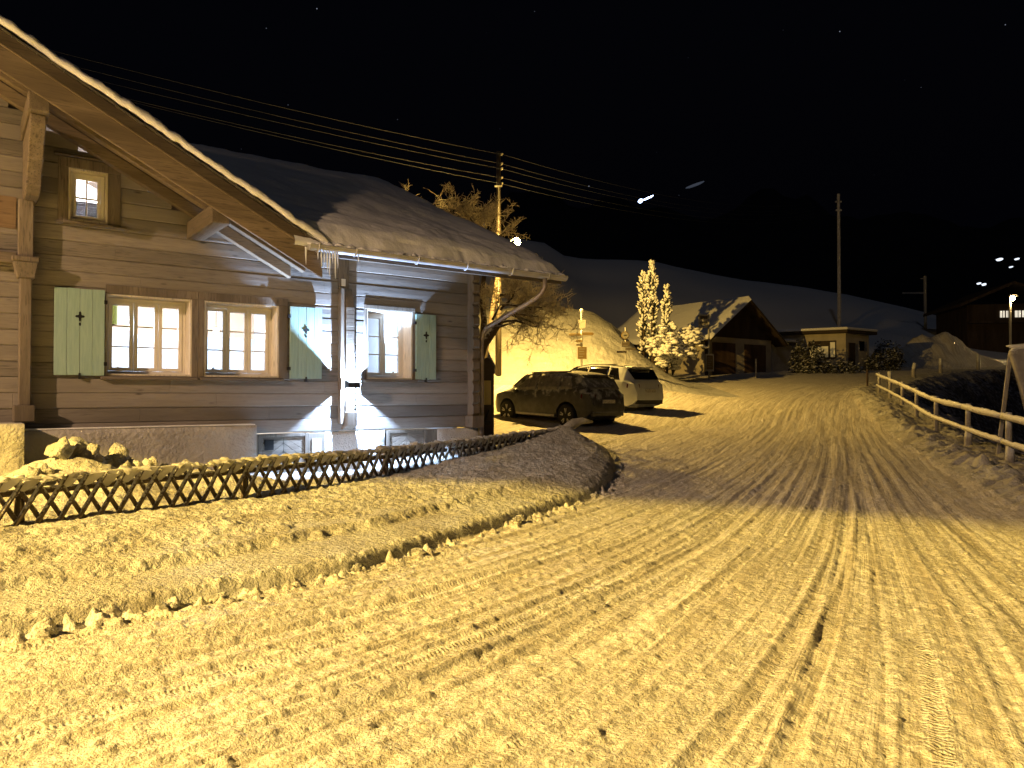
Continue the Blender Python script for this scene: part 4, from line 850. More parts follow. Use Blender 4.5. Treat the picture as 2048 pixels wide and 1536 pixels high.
# ------------------------------------------------------------------ cars
def suv(name, label, loc, yaw, L, W, H, mb, mg, rear_mat, roof_snow_t, slope=0):
    root = thing(name, label, 'car', loc, yaw, 'cars parked beyond the chalet'); root.rotation_euler = (0, slope, yaw)
    hl = L / 2; ft = H / 1.63
    xs_t = np.array([-hl, -hl + .06, -hl + .12, -hl + .48, -hl + .66, -hl + 1.3, -hl + 2.1, -hl + 2.62, -hl + 2.95, hl - .86, hl - .70, hl - .2, hl - .05, hl]); zt = np.array([.70, 1.0, 1.08, 1.50, 1.575, 1.63, 1.63, 1.58, 1.46, 1.09, 1.04, .93, .84, .62]) * ft
    xs_b = np.array([-hl, -hl + .1, -hl + .7, 0, hl - .9, hl - .7, hl - .2, hl]); zb_ = np.array([.68, 1.0, 1.06, 1.01, .98, .97, .87, .60]) * ft
    xs_w = np.array([-hl, -hl + .15, -hl + .5, -.3, hl - .8, hl - .3, hl - .08, hl]); ww = np.array([.74, .86, .95, 1.0, .985, .90, .76, .60]) * W / 2
    ztop = lambda x: float(np.interp(x, xs_t, zt)); wid = lambda x: float(np.interp(x, xs_w, ww)); belt = lambda x: min(float(np.interp(x, xs_b, zb_)), ztop(x) - .025)
    WX = (-hl + .86, hl - .90); RA = .405
    def arch(x):
        z = 0
        for c in WX:
            if abs(x - c) < RA: z = max(z, .35 + math.sqrt(RA * RA - (x - c) ** 2))
        return z
    def ring(x):
        w = wid(x); zb = .24 if abs(x) < hl - .35 else .24 + .22 * ((abs(x) - hl + .35) / .35) ** 2; b = belt(x); t = ztop(x); a = arch(x); yr = w * .70
        p = [(0, zb), (.60 * w, zb), (.60 * w, max(zb + .01, a)), (.955 * w, max(zb + .05, a + .004)), (.995 * w, max(.52 * ft, a + .012)), (w, max(min(.78 * ft, b - .06), a + .03)), (.975 * w, max(b, a + .05))]
        bb = p[-1][1]
        for k in (.1, .4, .75, .93): p.append((.965 * w - (.965 * w - yr) * k ** 1.15, bb + (t - bb) * k))
        p += [(yr * .86, t - .008), (yr * .45, t), (0, t + .006)]
        return p
    sts = sorted(set([round(v, 4) for v in np.linspace(-hl, hl, 44)] + [round(c + RA * math.cos(PI * k / 12), 4) for c in WX for k in range(13)]))
    m = MB(); n = len(ring(0)); vs = []
    for x in sts:
        p = ring(x); vs += [(x, y, z) for y, z in p] + [(x, -y, z) for y, z in p[::-1]]
    k = 2 * n; fs = [(i * k + j, i * k + (j + 1) % k, (i + 1) * k + (j + 1) % k, (i + 1) * k + j) for i in range(len(sts) - 1) for j in range(k)]
    fs += [tuple(range(k))[::-1], tuple(range((len(sts) - 1) * k, len(sts) * k))]
    m.add(vs, fs); body = m.build('body', mb, root, smooth=True)
    es = body.modifiers.new('split', 'EDGE_SPLIT'); es.split_angle = R(38)
    def side(x, kk, sg, off):
        w = wid(x); b = belt(x); t = ztop(x); yr = w * .70; y = .965 * w - (.965 * w - yr) * kk ** 1.15; z = b + (t - b) * kk
        return (x, sg * (y + off), z + off * .3)
    def panel(name_, x0, x1, k0, k1, sg, mt, off=.006, nx=10, par=None, skew0=0, skew1=0):
        q = MB(); vs = []
        for i in range(nx + 1):
            for j in range(5):
                kk = k0 + (k1 - k0) * j / 4; f = i / nx; a = x0 + skew0 * j / 4; b = x1 + skew1 * j / 4; x = a + (b - a) * f
                vs.append(side(x, kk, sg, off))
        q.add(vs, [(i * 5 + j, i * 5 + j + 1, (i + 1) * 5 + j + 1, (i + 1) * 5 + j) for i in range(nx) for j in range(4)]); o = q.build(name_, mt, par or root, smooth=True)
        s = o.modifiers.new('thick', 'SOLIDIFY'); s.thickness = .006; return o
    for sg in (1, -1):
        panel('side_window', -hl + 2.20, hl - 1.02, .10, .86, sg, mg, skew1=-.75)
        panel('side_window', -hl + 1.24, -hl + 2.12, .10, .88, sg, mg)
        panel('side_window', -hl + .66, -hl + 1.16, .14, .84, sg, mg, skew0=.20)
    def slope_glass(name_, x0, x1, wf, mt):
        q = MB(); vs = []; nx, ny = 6, 8
        for i in range(nx + 1):
            x = x0 + (x1 - x0) * i / nx
            for j in range(ny + 1):
                y = (j / ny * 2 - 1) * wid(x) * .70 * wf; vs.append((x, y, ztop(x) + .012))
        q.add(vs, [(i * (ny + 1) + j, i * (ny + 1) + j + 1, (i + 1) * (ny + 1) + j + 1, (i + 1) * (ny + 1) + j) for i in range(nx) for j in range(ny)]); o = q.build(name_, mt, root, smooth=True); s = o.modifiers.new('thick', 'SOLIDIFY'); s.thickness = .006
    slope_glass('rear_window', -hl + .17, -hl + .46, 1.12, rear_mat); slope_glass('windscreen', -hl + 2.78, hl - .92, 1.1, mg)
    q = MB(); q.box(-hl + .34, -hl + .66, -.56, .56, 1.53 * ft, 1.565 * ft); q.build('spoiler', mb, root, bevel=.012)
    for sg in (1, -1):
        q = MB(); x0 = -hl + .045; q.hexa([(x0, sg * .50, .87 * ft), (x0 + .28, sg * (W / 2 - .065), .87 * ft), (x0 + .22, sg * .5, .87 * ft), (x0 + .1, sg * .45, .87 * ft), (x0 + .02, sg * .50, 1.0 * ft), (x0 + .28, sg * (W / 2 - .07), 1.0 * ft), (x0 + .22, sg * .5, 1.0 * ft), (x0 + .12, sg * .45, 1.0 * ft)]); q.build('tail_light', M['tail'], root, bevel=.01)
        q = MB(); q.hexa([(hl - .16, sg * .48, .70), (hl - .42, sg * (W / 2 - .06), .72), (hl - .5, sg * .6, .72), (hl - .3, sg * .45, .7), (hl - .18, sg * .48, .82), (hl - .44, sg * (W / 2 - .075), .86), (hl - .5, sg * .6, .86), (hl - .3, sg * .45, .82)]); q.build('headlight', M['steel'], root, bevel=.01)
        q = MB(); q.blob((hl - 1.42, sg * (W / 2 + .07), 1.02 * ft), .09, .11, .07, 1, .0, 2); q.build('mirror', mb, root, smooth=True)
        q = MB(); q.beam((-hl + .95, sg * (.60 * W / 2 + .06), ztop(-hl + 1.2) + .02), (hl - 1.75, sg * (.60 * W / 2 + .06), ztop(hl - 1.75) + .03), .03, .03); q.build('roof_rail', M['black'], root)
        for hx in (-hl + 1.5, -hl + 2.45):
            q = MB(); q.box(hx, hx + .2, sg * (wid(hx) + .004) - .012, sg * (wid(hx) + .004) + .012, .90 * ft, .925 * ft); q.build('door_handle', mb, root, bevel=.006)
        q = MB(); q.beam((WX[0] + .46, sg * (W / 2 - .012), .33), (WX[1] - .46, sg * (W / 2 - .012), .33), .03, .07); q.build('sill_trim', M['steel'] if mb is M['car_dark'] else M['black'], root, bevel=.008)
    q = MB(); q.box(-hl - .012, -hl + .03, -.26, .26, .74 * ft, .85 * ft); q.build('number_plate', M['plate'], root, bevel=.004)
    q = MB(); q.box(-hl - .01, -hl + .12, -.66, .66, .36, .50); q.build('rear_bumper', M['black'] if mb is M['car_silver'] else mb, root, bevel=.02)
    for cx_ in WX:
        for sg in (1, -1):
            wh = thing('wheel', None, None); del_ = wh; wh.parent = root; wh.location = (cx_, sg * (W / 2 - .125), .345)
            t = MB(); t.lathe([(.235, -.105), (.30, -.115), (.335, -.095), (.347, -.05), (.347, .05), (.335, .095), (.30, .115), (.235, .105)], n=32, axis=1); t.build('tyre', M['rubber'], wh, smooth=True)
            d = MB(); d.lathe([(.0, sg * .03), (.235, sg * .03), (.24, sg * .10), (.225, sg * .108), (.215, sg * .05)], n=28, axis=1)
            for s5 in range(5):
                a = 2 * PI * s5 / 5 + .3
                for da in (-.16, .16):
                    d.beam((.05 * math.cos(a), sg * .085, .05 * math.sin(a)), (.225 * math.cos(a + da), sg * .10, .225 * math.sin(a + da)), .03, .03, 1)
            d.lathe([(.0, sg * .105), (.055, sg * .10), (.06, sg * .05)], n=12, axis=1, m=1)
            d.build('rim', [M['black'], M['alloy']], wh)
    if roof_snow_t > 0:
        Pm = np.zeros((18, 22, 3))
        for i in range(18):
            for j in range(22):
                x = -hl + .40 + (hl + .62) * i / 17; f = j / 21 * 2 - 1; w = wid(x) * .70 * .98
                e = min(1, (1 - abs(f)) * 4) * min(1, i / 3) * min(1, (17 - i) / 3)
                Pm[i, j] = (x, f * w, ztop(x) - .006 + (roof_snow_t * e + .004) * (.55 + .9 * float(fbm(np.array(x * 3.), np.array(f * 3.), 3) + .5)))
        grid_mesh('roof_snow', Pm, M['snow_old'], root)
    return root
hd = math.atan2(.76, -.65)
def car_at(rlx, rly, L, W): # rear-left corner -> centre
    f = Vector((math.cos(hd), math.sin(hd), 0)); r = Vector((math.sin(hd), -math.cos(hd), 0)); return Vector((rlx, rly, 0)) + f * (L / 2) + r * (W / 2)
c1 = car_at(2.08, 20.75, 4.4, 1.84); c2 = car_at(3.9, 24.1, 4.6, 1.86)
suv('suv', 'dark grey SUV coated in rime, parked nearest the chalet', (c1.x, c1.y, .70), hd, 4.4, 1.84, 1.62, M['car_dark'], M['glass_rimed'], M['glass_rimed'], .035, slope=-.035)
suv('suv', 'silver SUV with dark rear window, parked behind the rime-coated dark one', (c2.x, c2.y, height(4.4, 24.6) - .02), hd, 4.6, 1.86, 1.66, M['car_silver'], M['glass_dark'], M['glass_dark'], .03, slope=-.04)
# ------------------------------------------------------------------ poles, cables, street lamps
PY = 31.5
pt_ = at(997, 303, PY); pole = thing('utility_pole', 'tall wooden utility pole with frosted cables rising behind the chalet roof', 'pole', (pt_.x, PY, height(pt_.x, PY)))
ph = pt_.z - pole.location.z
m = MB(); m.tube([(0, 0, -.5), (0, 0, ph * .5), (0, 0, ph)], [.14, .115, .09], 12); m.build('post', M['pole'], pole, smooth=True)
m = MB(); m.tube([(-.75, -.2, -.4), (-.02, -.05, ph * .45)], [.11, .09], 10); m.build('strut', M['pole'], pole, smooth=True)
cz = [at(997, y, PY).z - pole.location.z for y in (309, 328, 338, 356, 368)]
for i, z in enumerate(cz):
    m = MB(); m.lathe([(.02, -.05), (.045, -.03), (.05, .02), (.03, .05), (.0, .06)], c=(.15, -.02, z + .02), n=10); m.tube([(.0, 0, z - .05), (.15, -.02, z - .05)], .012, 6); m.build('insulator', M['sign_white'], pole, smooth=True)
m = MB(); m.tube([(.02, -.11, at(997, 375, PY).z - pole.location.z), (0, -.12, ph * .3)], .02, 6); m.box(-.16, .16, -.15, -.09, at(997, 374, PY).z - pole.location.z - .03, at(997, 374, PY).z - pole.location.z + .03); m.build('bracket', M['steel'], pole)
names = ['topmost frosted cable', 'second highest frosted cable', 'middle frosted cable', 'fourth frosted cable from the top', 'lowest frosted cable']
farp = [at(1677, y, 78) for y in (394, 402, 408, 414, 420)]
left_px = [(212, 113), (164, 121), (100, 122), (239, 178), (150, 160)]
for i in range(5):
    a = Vector((pt_.x + .15, PY - .02, pole.location.z + cz[i]))
    lp = at(*left_px[i], 20.5); lft = a + (lp - a) * 1.5
    pts = []
    for k in range(25):
        t = k / 24; p = lft.lerp(a, t); p.z -= .25 * 4 * t * (1 - t) - .2 * 0; pts.append(p)
    for k in range(1, 41):
        t = k / 40; p = a.lerp(farp[i], t); p.z -= 1.55 * 4 * t * (1 - t); pts.append(p)
    o0 = pts[0]; m = MB(); m.tube([p - o0 for p in pts], .0048, 5); c = m.build('cable', M['cable'], None, smooth=True); c.location = o0
    tag(c, names[i] + ' running from the utility pole across the night sky', 'cable', 'overhead cables')
lp2 = at(1035, 485, 29.0)
sl2 = thing('street_lamp', 'lit warm street lamp on an arm of the utility pole above the chalet roof edge', 'street lamp', (pt_.x + .1, PY - .1, lp2.z))
rel = Vector((lp2.x - pt_.x - .1, 29.0 - PY + .1, 0))
m = MB(); m.tube([(0, 0, .02), (rel.x * .5, rel.y * .5, .25), (rel.x, rel.y, .26)], .025, 8); m.build('arm', M['steel'], sl2)
m = MB(); m.lathe([(.0, .22), (.05, .21), (.07, .17), (.06, .16), (0, .17)], c=tuple(rel), n=18); m.build('shade', M['steel'], sl2, smooth=True)
m = MB(); m.lathe([(.0, -.125), (.09, -.09), (.125, 0), (.09, .10), (0, .13)], c=tuple(rel), n=14); m.build('bulb', M['sodium'], sl2, smooth=True)
SOD = (1, .66, .085)
point('street_light', lp2 + Vector((0, 0, -.20)), FAR_P, (1, .61, .13), .06)
# street lamp near the camera, left of the frame
L1 = Vector((-11.9, -3.3, 7.6)); sl1 = thing('street_lamp', 'tall curved street lamp standing far left of the viewpoint', 'street lamp', (-13.5, -4.4, 0))
rel = L1 - Vector((-13.5, -4.4, 0))
m = MB(); m.tube([(0, 0, -.3), (0, 0, 4), (0, 0, 7.6), (rel.x * .3, rel.y * .3, 7.86), (rel.x * .8, rel.y * .8, 7.9)], [.09, .075, .06, .045, .04], 10); m.build('pole', M['steel'], sl1, smooth=True)
m = MB(); m.blob((rel.x, rel.y, rel.z + .22), .36, .2, .09, 1, 0, 2); m.build('lamp_head', M['steel'], sl1, smooth=True); m = MB(); m.lathe([(0, .06), (.12, .07), (.13, .13), (0, .13)], c=tuple(rel), n=14); m.build('lens', M['sodium'], sl1)
nl = spot('near_street_light', L1, (math.sin(R(13)), 0, -math.cos(R(13))), NEAR_P, SOD, R(2 * 60.6), .04, .08)
nl.data.use_nodes = True; ln = nl.data.node_tree      # bat-wing lens of a road luminaire: weaker straight down
tcn = ln.nodes.new('ShaderNodeTexCoord'); sxn = ln.nodes.new('ShaderNodeSeparateXYZ'); ln.links.new(tcn.outputs['Normal'], sxn.inputs[0])
abn = ln.nodes.new('ShaderNodeMath'); abn.operation = 'ABSOLUTE'; ln.links.new(sxn.outputs[2], abn.inputs[0])
mxn = ln.nodes.new('ShaderNodeMath'); mxn.operation = 'MAXIMUM'; ln.links.new(abn.outputs[0], mxn.inputs[0]); mxn.inputs[1].default_value = .3
dvn = ln.nodes.new('ShaderNodeMath'); dvn.operation = 'DIVIDE'; dvn.inputs[0].default_value = 1; ln.links.new(mxn.outputs[0], dvn.inputs[1])
pwn = ln.nodes.new('ShaderNodeMath'); pwn.operation = 'POWER'; ln.links.new(dvn.outputs[0], pwn.inputs[0]); pwn.inputs[1].default_value = 1.5
ln.links.new(pwn.outputs[0], ln.nodes['Emission'].inputs['Strength'])
spot('near_street_light_spill', L1, (0, 0, -1), NEAR_B, (1, .64, .36), R(180), .42, .10)
# lamp and house far right
p3 = at(2020, 598, 58); g3 = height(p3.x, 58); sl3 = thing('street_lamp', 'lit street lamp on a bright pole before the far dark chalet', 'street lamp', (p3.x, 58, g3))
m = MB(); m.tube([(0, 0, -.5), (0, 0, p3.z - g3 - .25)], .09, 8); m.build('pole', M['sign_white'], sl3); m = MB(); m.box(-.05, .55, -.1, .1, p3.z - g3 + .2, p3.z - g3 + .30); m.tube([(0, 0, p3.z - g3 - .25), (0, 0, p3.z - g3 + .2)], .05, 8); m.build('head', M['steel'], sl3)
m = MB(); m.lathe([(0, -.16), (.12, -.1), (.16, 0), (.12, .1), (0, .16)], c=(.1, -.18, p3.z - g3), n=12); m.build('bulb', M['sodium'], sl3, smooth=True)
point('far_street_light', (p3.x + .1, 57.75, p3.z - .25), FAR3_P, (1, .66, .25), .1)
# ------------------------------------------------------------------ garage with two doors
ga = math.atan2(.59, .81); gd = Vector((math.cos(ga), math.sin(ga), 0))
gl = at(1412, 752, 42.2); gzb = 2.62
gar = thing('garage', 'snow roofed double garage with dark timber gable and two brown doors', 'garage', (gl.x, 42.2, gzb), ga)
GW, GL_ = 6.2, 8.0; EH = 2.35; AH = 4.45; OVS = .55
m = MB(); m.box(0, GW, .0, GL_, -.6, EH); m.build('wall', M['cream'], gar)
m = MB(); m.prism([(-.0, EH + .003), (GW, EH + .003), (GW / 2, AH - .12)], -.02, GL_, 1); m.build('gable', M['gable_wood'], gar)
for a, b in ((.55, 2.65), (3.5, 5.6)): 
    m = MB(); m.box(a, b, -.03, -.004, -.1, 2.02); o = m.build('garage_door', M['garage_door'], gar, bevel=.005)
    q = MB()
    for k in range(1, 4): q.box(a + .03, b - .03, -.04, -.031, .5 * k - .01, .5 * k + .01)
    q.build('door_rib', M['garage_door'], o)
m = MB(); m.box(-.03, .3, -.035, .06, -.3, EH); m.build('corner_board', M['gable_wood'], gar)
k = (AH - EH) / (GW / 2)
m = MB(); ms_ = MB()
for sg in (1, -1):
    xc = GW / 2; ex = xc + sg * (GW / 2 + OVS); ez = EH - k * OVS
    for mb, t0, t1, o in ((m, 0, .13, 0), (ms_, .133, .36, .03)):
        a = (xc, AH); b = (ex + sg * o, ez)
        vs = []
        N1 = 2 if mb is m else 14; N2 = 2 if mb is m else 22
        if mb is m: mb.hexa([(a[0], -.8, a[1] + t0), (b[0], -.8, b[1] + t0), (b[0], GL_ + .4, b[1] + t0), (a[0], GL_ + .4, a[1] + t0), (a[0], -.8, a[1] + t1), (b[0], -.8, b[1] + t1), (b[0], GL_ + .4, b[1] + t1), (a[0], GL_ + .4, a[1] + t1)])
        else:
            Pm = np.zeros((N2 + 2, N1 + 2, 3))
            for j in range(N2 + 2):
                for i in range(N1 + 2):
                    u = np.clip((i - 0) / N1, 0, 1); v = np.clip((j - .5) / N2, 0, 1); low = (i == N1 + 1) or j == 0 or j == N2 + 1
                    Pm[j, i] = (a[0] + (b[0] - a[0]) * u, -.83 + (GL_ + 1.26) * v, a[1] + (b[1] - a[1]) * u + (t0 if low else t1 + .05 * float(fbm(np.array(u * 5.), np.array(v * 7.), 3))))
            grid_mesh('roof_snow', Pm, M['snow_roof'], gar)
m.build('roof', M['gable_wood'], gar)
# low annex and flat roofed kiosk
ax = gl + gd * 6.2; an = thing('annex', 'low pale annex with a snowy flat roof beside the garage', 'shed', (ax.x + .15, ax.y + .25, gzb), ga)
m = MB(); m.box(0, 2.1, 0, 3, -.6, 2.15); m.build('wall', M['plaster'], an); m = MB(); m.box(-.1, 2.35, -.25, 3.2, 2.153, 2.33); m.build('roof', M['gable_wood'], an); m = MB(); m.box(-.12, 2.38, -.28, 3.2, 2.333, 2.5); m.build('roof_snow', M['snow_roof'], an, bevel=.06, seg=3)
kc = at(1692, 742, 46.5); ka = math.atan2(.66, .75); kb = 2.95
kk = thing('kiosk', 'small flat roofed kiosk with a lit yellowish notice window and dark door', 'kiosk', (kc.x, kc.y, kb), 0)
dl = Vector((-.86, .50, 0)).normalized(); drr = Vector((.80, .60, 0)).normalized(); drr = Vector((-dl.y, dl.x, 0)) * -1
if drr.x < 0: drr = -drr
drr = Vector((.83, .56, 0)).normalized()
def kpt(a, b, z): p = dl * a + drr * b; return (p.x, p.y, z)
def kbox(mb, a0, a1, b0, b1, z0, z1): mb.hexa([kpt(a0, b0, z0), kpt(a0, b1, z0), kpt(a1, b1, z0), kpt(a1, b0, z0), kpt(a0, b0, z1), kpt(a0, b1, z1), kpt(a1, b1, z1), kpt(a1, b0, z1)])
m = MB(); kbox(m, 0, 3.9, 0, 2.6, -.8, 2.55); m.build('wall', M['cream'], kk)
m = MB(); kbox(m, -.25, 4.2, -.3, 3.1, 2.553, 2.75); m.build('roof', M['gable_wood'], kk, bevel=.02); m = MB(); kbox(m, -.28, 4.24, -.34, 3.14, 2.753, 2.92); m.build('roof_snow', M['snow_roof'], kk, bevel=.06, seg=3)
m = MB(); kbox(m, .55, 2.2, -.05, -.004, .95, 2.1); o = m.build('notice_window', M['gable_wood'], kk); m = MB(); kbox(m, 1.0, 2.1, -.06, -.052, 1.05, 1.75); m.build('lit_notice', M['room_glow'], o); m = MB(); kbox(m, .6, .88, -.06, -.052, 1.05, 2.0); m.build('lit_notice', M['room_glow'], o)
m = MB(); kbox(m, -.05, -.004, .25, .95, -.2, 1.95); m.build('door', M['dark_board'], kk); m = MB(); kbox(m, -.04, -.004, 1.4, 2.0, 1.5, 2.1); m.build('window', M['glass_dark'], kk)
# bushes round the kiosk
def bush(name, label, loc, rx, ry, rz, n, seed, group, leaf=.10):
    rr = random.Random(seed); t = thing(name, label, 'bush', loc, 0, group); m = MB(); s = MB()
    for i in range(n):
        a, e = rr.uniform(0, 2 * PI), rr.uniform(0, 1); q = rr.uniform(.55, 1.05); z = rz * (e ** .7) * q
        k2 = math.sqrt(max(.05, 1 - (z / rz / 1.1) ** 2)); p = Vector((rx * q * k2 * math.cos(a), ry * q * k2 * math.sin(a), z))
        for _ in range(5):
            d = Vector((rr.gauss(0, 1), rr.gauss(0, 1), rr.gauss(0, .8))).normalized() * leaf; e2 = d.cross(Vector((rr.gauss(0, 1), rr.gauss(0, 1), 1))).normalized() * leaf * .4; c = p + Vector((rr.gauss(0, leaf), rr.gauss(0, leaf), rr.gauss(0, leaf)))
            m.add([c - d, c + e2, c + d, c - e2], [(0, 1, 2, 3)])
        if rr.random() < .09: s.blob(p + Vector((0, 0, leaf * .4)), leaf * 1.1, leaf * .9, leaf * .35, i, .3, 1)
    m.build('foliage', M['bush'], t); s.build('snow_clump', M['snow_old'], t, smooth=True); st = MB()
    for i in range(6): a = rr.uniform(0, 6.28); st.tube([(0, 0, -.2), (rx * .5 * math.cos(a), ry * .5 * math.sin(a), rz * .7)], [.04, .012], 5)
    st.build('stem', M['bark'], t); return t
b1 = at(1615, 748, 44.6); bush('dark_bush', 'dark bush with snow flecks between the annex and the kiosk', (b1.x, 44.6, 2.8), 1.1, .9, 1.9, 260, 1, 'bushes round the kiosk', .12)
b2 = at(1752, 745, 47.3); bush('dark_bush', 'low dark bush along the right wall of the kiosk', (b2.x + .4, 47.3, 3.0), 1.2, .8, 1.2, 200, 2, 'bushes round the kiosk', .12)
b3 = at(1775, 742, 50); bush('dark_bush', 'dark bush at the foot of the lit snow mound', (b3.x, 50, 3.3), 1.0, .8, 1.9, 220, 3, 'bushes round the kiosk', .12)
b4 = at(1660, 748, 44.2); bush('dark_bush', 'low dark hedge under the lit notice window of the kiosk', (b4.x, 44.2, 2.8), 2.0, .4, .75, 220, 4, 'bushes round the kiosk', .11)
# ------------------------------------------------------------------ snow laden conifers
def conifer(label, loc, top, r, seed, lean=(0, 0), kind='column'):
    h = top - loc[2]; rr = random.Random(seed); t = thing('snowy_conifer', label, 'tree', loc, 0, 'snow laden conifers by the garage')
    tr_ = MB(); tr_.tube([(0, 0, -.3), (lean[0] * .5, lean[1] * .5, h * .5), (lean[0], lean[1], h * .97)], [.12, .08, .015], 8); tr_.build('trunk', M['bark'], t, smooth=True)
    nd = MB(); sn = MB(); n = int(200 * h * max(r, .35))
    for i in range(n):
        f = rr.random() ** .85; z = h * (.04 + .96 * f)
        rad = r * (min(1, (1 - f) * 4.5) ** .6) * (.72 + .28 * math.sin(f * 23 + seed)) if kind == 'column' else r * (1 - f) ** .7
        a = rr.uniform(0, 2 * PI); q = rad * math.sqrt(rr.uniform(.25, 1.0)) * rr.uniform(.8, 1.15)
        c = Vector((lean[0] * f + q * math.cos(a), lean[1] * f + q * math.sin(a), z)); o = Vector((math.cos(a), math.sin(a), 0))
        L_ = rr.uniform(.10, .2) * (1 if kind == 'column' else 1.5)
        dv = (o * .7 + Vector((0, 0, .55 if kind == 'column' else -.35)) + Vector((rr.gauss(0, .2), rr.gauss(0, .2), 0))).normalized()
        for j in range(7):
            d2 = (dv + Vector((rr.gauss(0, .4), rr.gauss(0, .4), rr.gauss(0, .3)))).normalized() * L_ * 1.25; e2 = d2.cross(Vector((0, 0, 1)) + o * .3).normalized() * .028
            b = c - dv * L_ * .5; nd.add([b - e2, b + e2, b + d2], [(0, 1, 2)])
        if rr.random() < .68:
            rot = Vector((0, 0, 1)).rotation_difference((dv if kind == 'column' else o * .55 + Vector((0, 0, .9))).normalized()).to_matrix()
            sn.blob(c + o * .03 + Vector((0, 0, .03)), rr.uniform(.04, .075), rr.uniform(.04, .075), rr.uniform(.08, .16), i, .3, 1, rot=rot)
    nd.build('crown', M['needle'], t); sn.build('snow_clump', M['snow'], t, smooth=True); return t
def tree_base(px, py, Y): p = at(px, py, Y); return (p.x, Y, height(p.x, Y) - .05)
hc = lambda y0, y1, Y: at(1300, y0, Y).z
conifer('slim columnar conifer plastered with snow, left of the twin columns by the garage', tree_base(1287, 738, 38), hc(545, 738, 38), .30, 1)
conifer('tallest slim columnar conifer plastered with snow before the garage roof', tree_base(1307, 738, 37.4), hc(522, 738, 37.4), .31, 2, (-.08, 0))
conifer('shorter snowy conifer with a narrow split tip right of the twin columns', tree_base(1332, 738, 37), hc(570, 738, 37), .34, 3, (.05, 0))
def weep(label, loc, n, spread, h, seed):
    rr = random.Random(seed); t = thing('snowy_shrub', label, 'shrub', loc, 0, 'snow laden shrubs by the garage'); br = MB(); sn = MB(); nd = MB()
    for i in range(n):
        a = rr.uniform(-2.6, 1.2); L_ = spread * rr.uniform(.5, 1.05); up = h * rr.uniform(.45, 1.0); pts = []
        for k in range(8):
            f = k / 7; pts.append(Vector((L_ * f * math.cos(a), L_ * f * math.sin(a) * .8, up * math.sin(f * 2.2) + .1)))
        br.tube(pts, [.03 * (1 - .8 * k / 7) for k in range(8)], 5)
        for k in range(1, 8):
            for j in range(3):
                c = pts[k] + Vector((rr.gauss(0, .08), rr.gauss(0, .08), rr.gauss(.03, .05))); sn.blob(c, rr.uniform(.09, .19), rr.uniform(.08, .15), rr.uniform(.05, .10), i * 50 + k * 3 + j, .3, 1)
                for q in range(5):
                    d2 = Vector((rr.gauss(0, 1), rr.gauss(0, 1), rr.gauss(-.6, .5))).normalized() * .17; e2 = d2.cross(Vector((0, 0, 1))).normalized() * .02; nd.add([c - e2, c + e2, c + d2], [(0, 1, 2)])
    br.build('branch', M['bark'], t); nd.build('foliage', M['needle'], t); sn.build('snow_clump', M['snow'], t, smooth=True)
weep('broad snowy shrub with drooping clumps under the columnar conifers', tree_base(1322, 742, 36.2), 22, 1.15, 1.5, 4)
weep('arching snowy shrub reaching towards the garage wall', tree_base(1345, 738, 37.2), 20, 1.55, 2.5, 5)
# ------------------------------------------------------------------ bare rimed tree behind the chalet corner
def bare_tree(label, loc, seed, limbs, depth=5):
    rr = random.Random(seed); t = thing('bare_tree', label, 'tree', loc); big = MB(); tw = MB()
    def grow(p, d, L_, r, lev):
        pts = [p]; q = p; dd = d; ns = 4 if lev < 3 else 3
        for k in range(ns):
            dd = (dd + Vector((rr.gauss(0, .22), rr.gauss(0, .22), rr.gauss(.02, .18)))).normalized(); q = q + dd * L_ / ns; pts.append(q)
        rads = [r * (1 - .45 * k / ns) for k in range(ns + 1)]
        (big if lev < 2 else tw).tube(pts, rads, 7 if lev < 2 else 3 if lev > 2 else 5, cap=lev < 2)
        if lev >= depth: return
        nb = rr.choice((4, 5)) if lev < 2 else rr.choice((3, 3, 4))
        for b in range(nb):
            k = rr.randint(max(1, ns - 2), ns); v = Vector((rr.gauss(0, 1), rr.gauss(0, 1), rr.gauss(.15, .7))).normalized()
            nd_ = (dd * .75 + v * .85).normalized(); grow(pts[k], nd_, L_ * rr.uniform(.58, .82), max(rads[k] * .55, .0068), lev + 1)
        if lev > 0:
            for b in range(2): v = Vector((rr.gauss(0, 1), rr.gauss(0, 1), rr.gauss(0, .8))).normalized(); grow(pts[1 + b % ns], (dd * .4 + v).normalized(), L_ * .4, max(r * .35, .0068), max(lev + 2, depth - 1))
    trunk = limbs[0]; big.tube(trunk[0], trunk[1], 9)
    for p, d, L_, r in limbs[1]: grow(Vector(p), Vector(d).normalized(), L_, r, 1)
    big.build('trunk', M['bark'], t, smooth=True); tw.build('twigs', M['twig'], t); return t
TY0 = 21.0; KT = 1.12; tb = at(948, 800, TY0)
def tp(px, py, Y): p = at(px, py, Y); return Vector((p.x - tb.x, (Y - TY0) * KT, p.z - .65))
trunk_pts = [tp(942, 850, TY0), tp(950, 740, TY0), tp(965, 690, TY0), tp(990, 655, TY0 + .1), tp(1015, 625, TY0 + .2)]
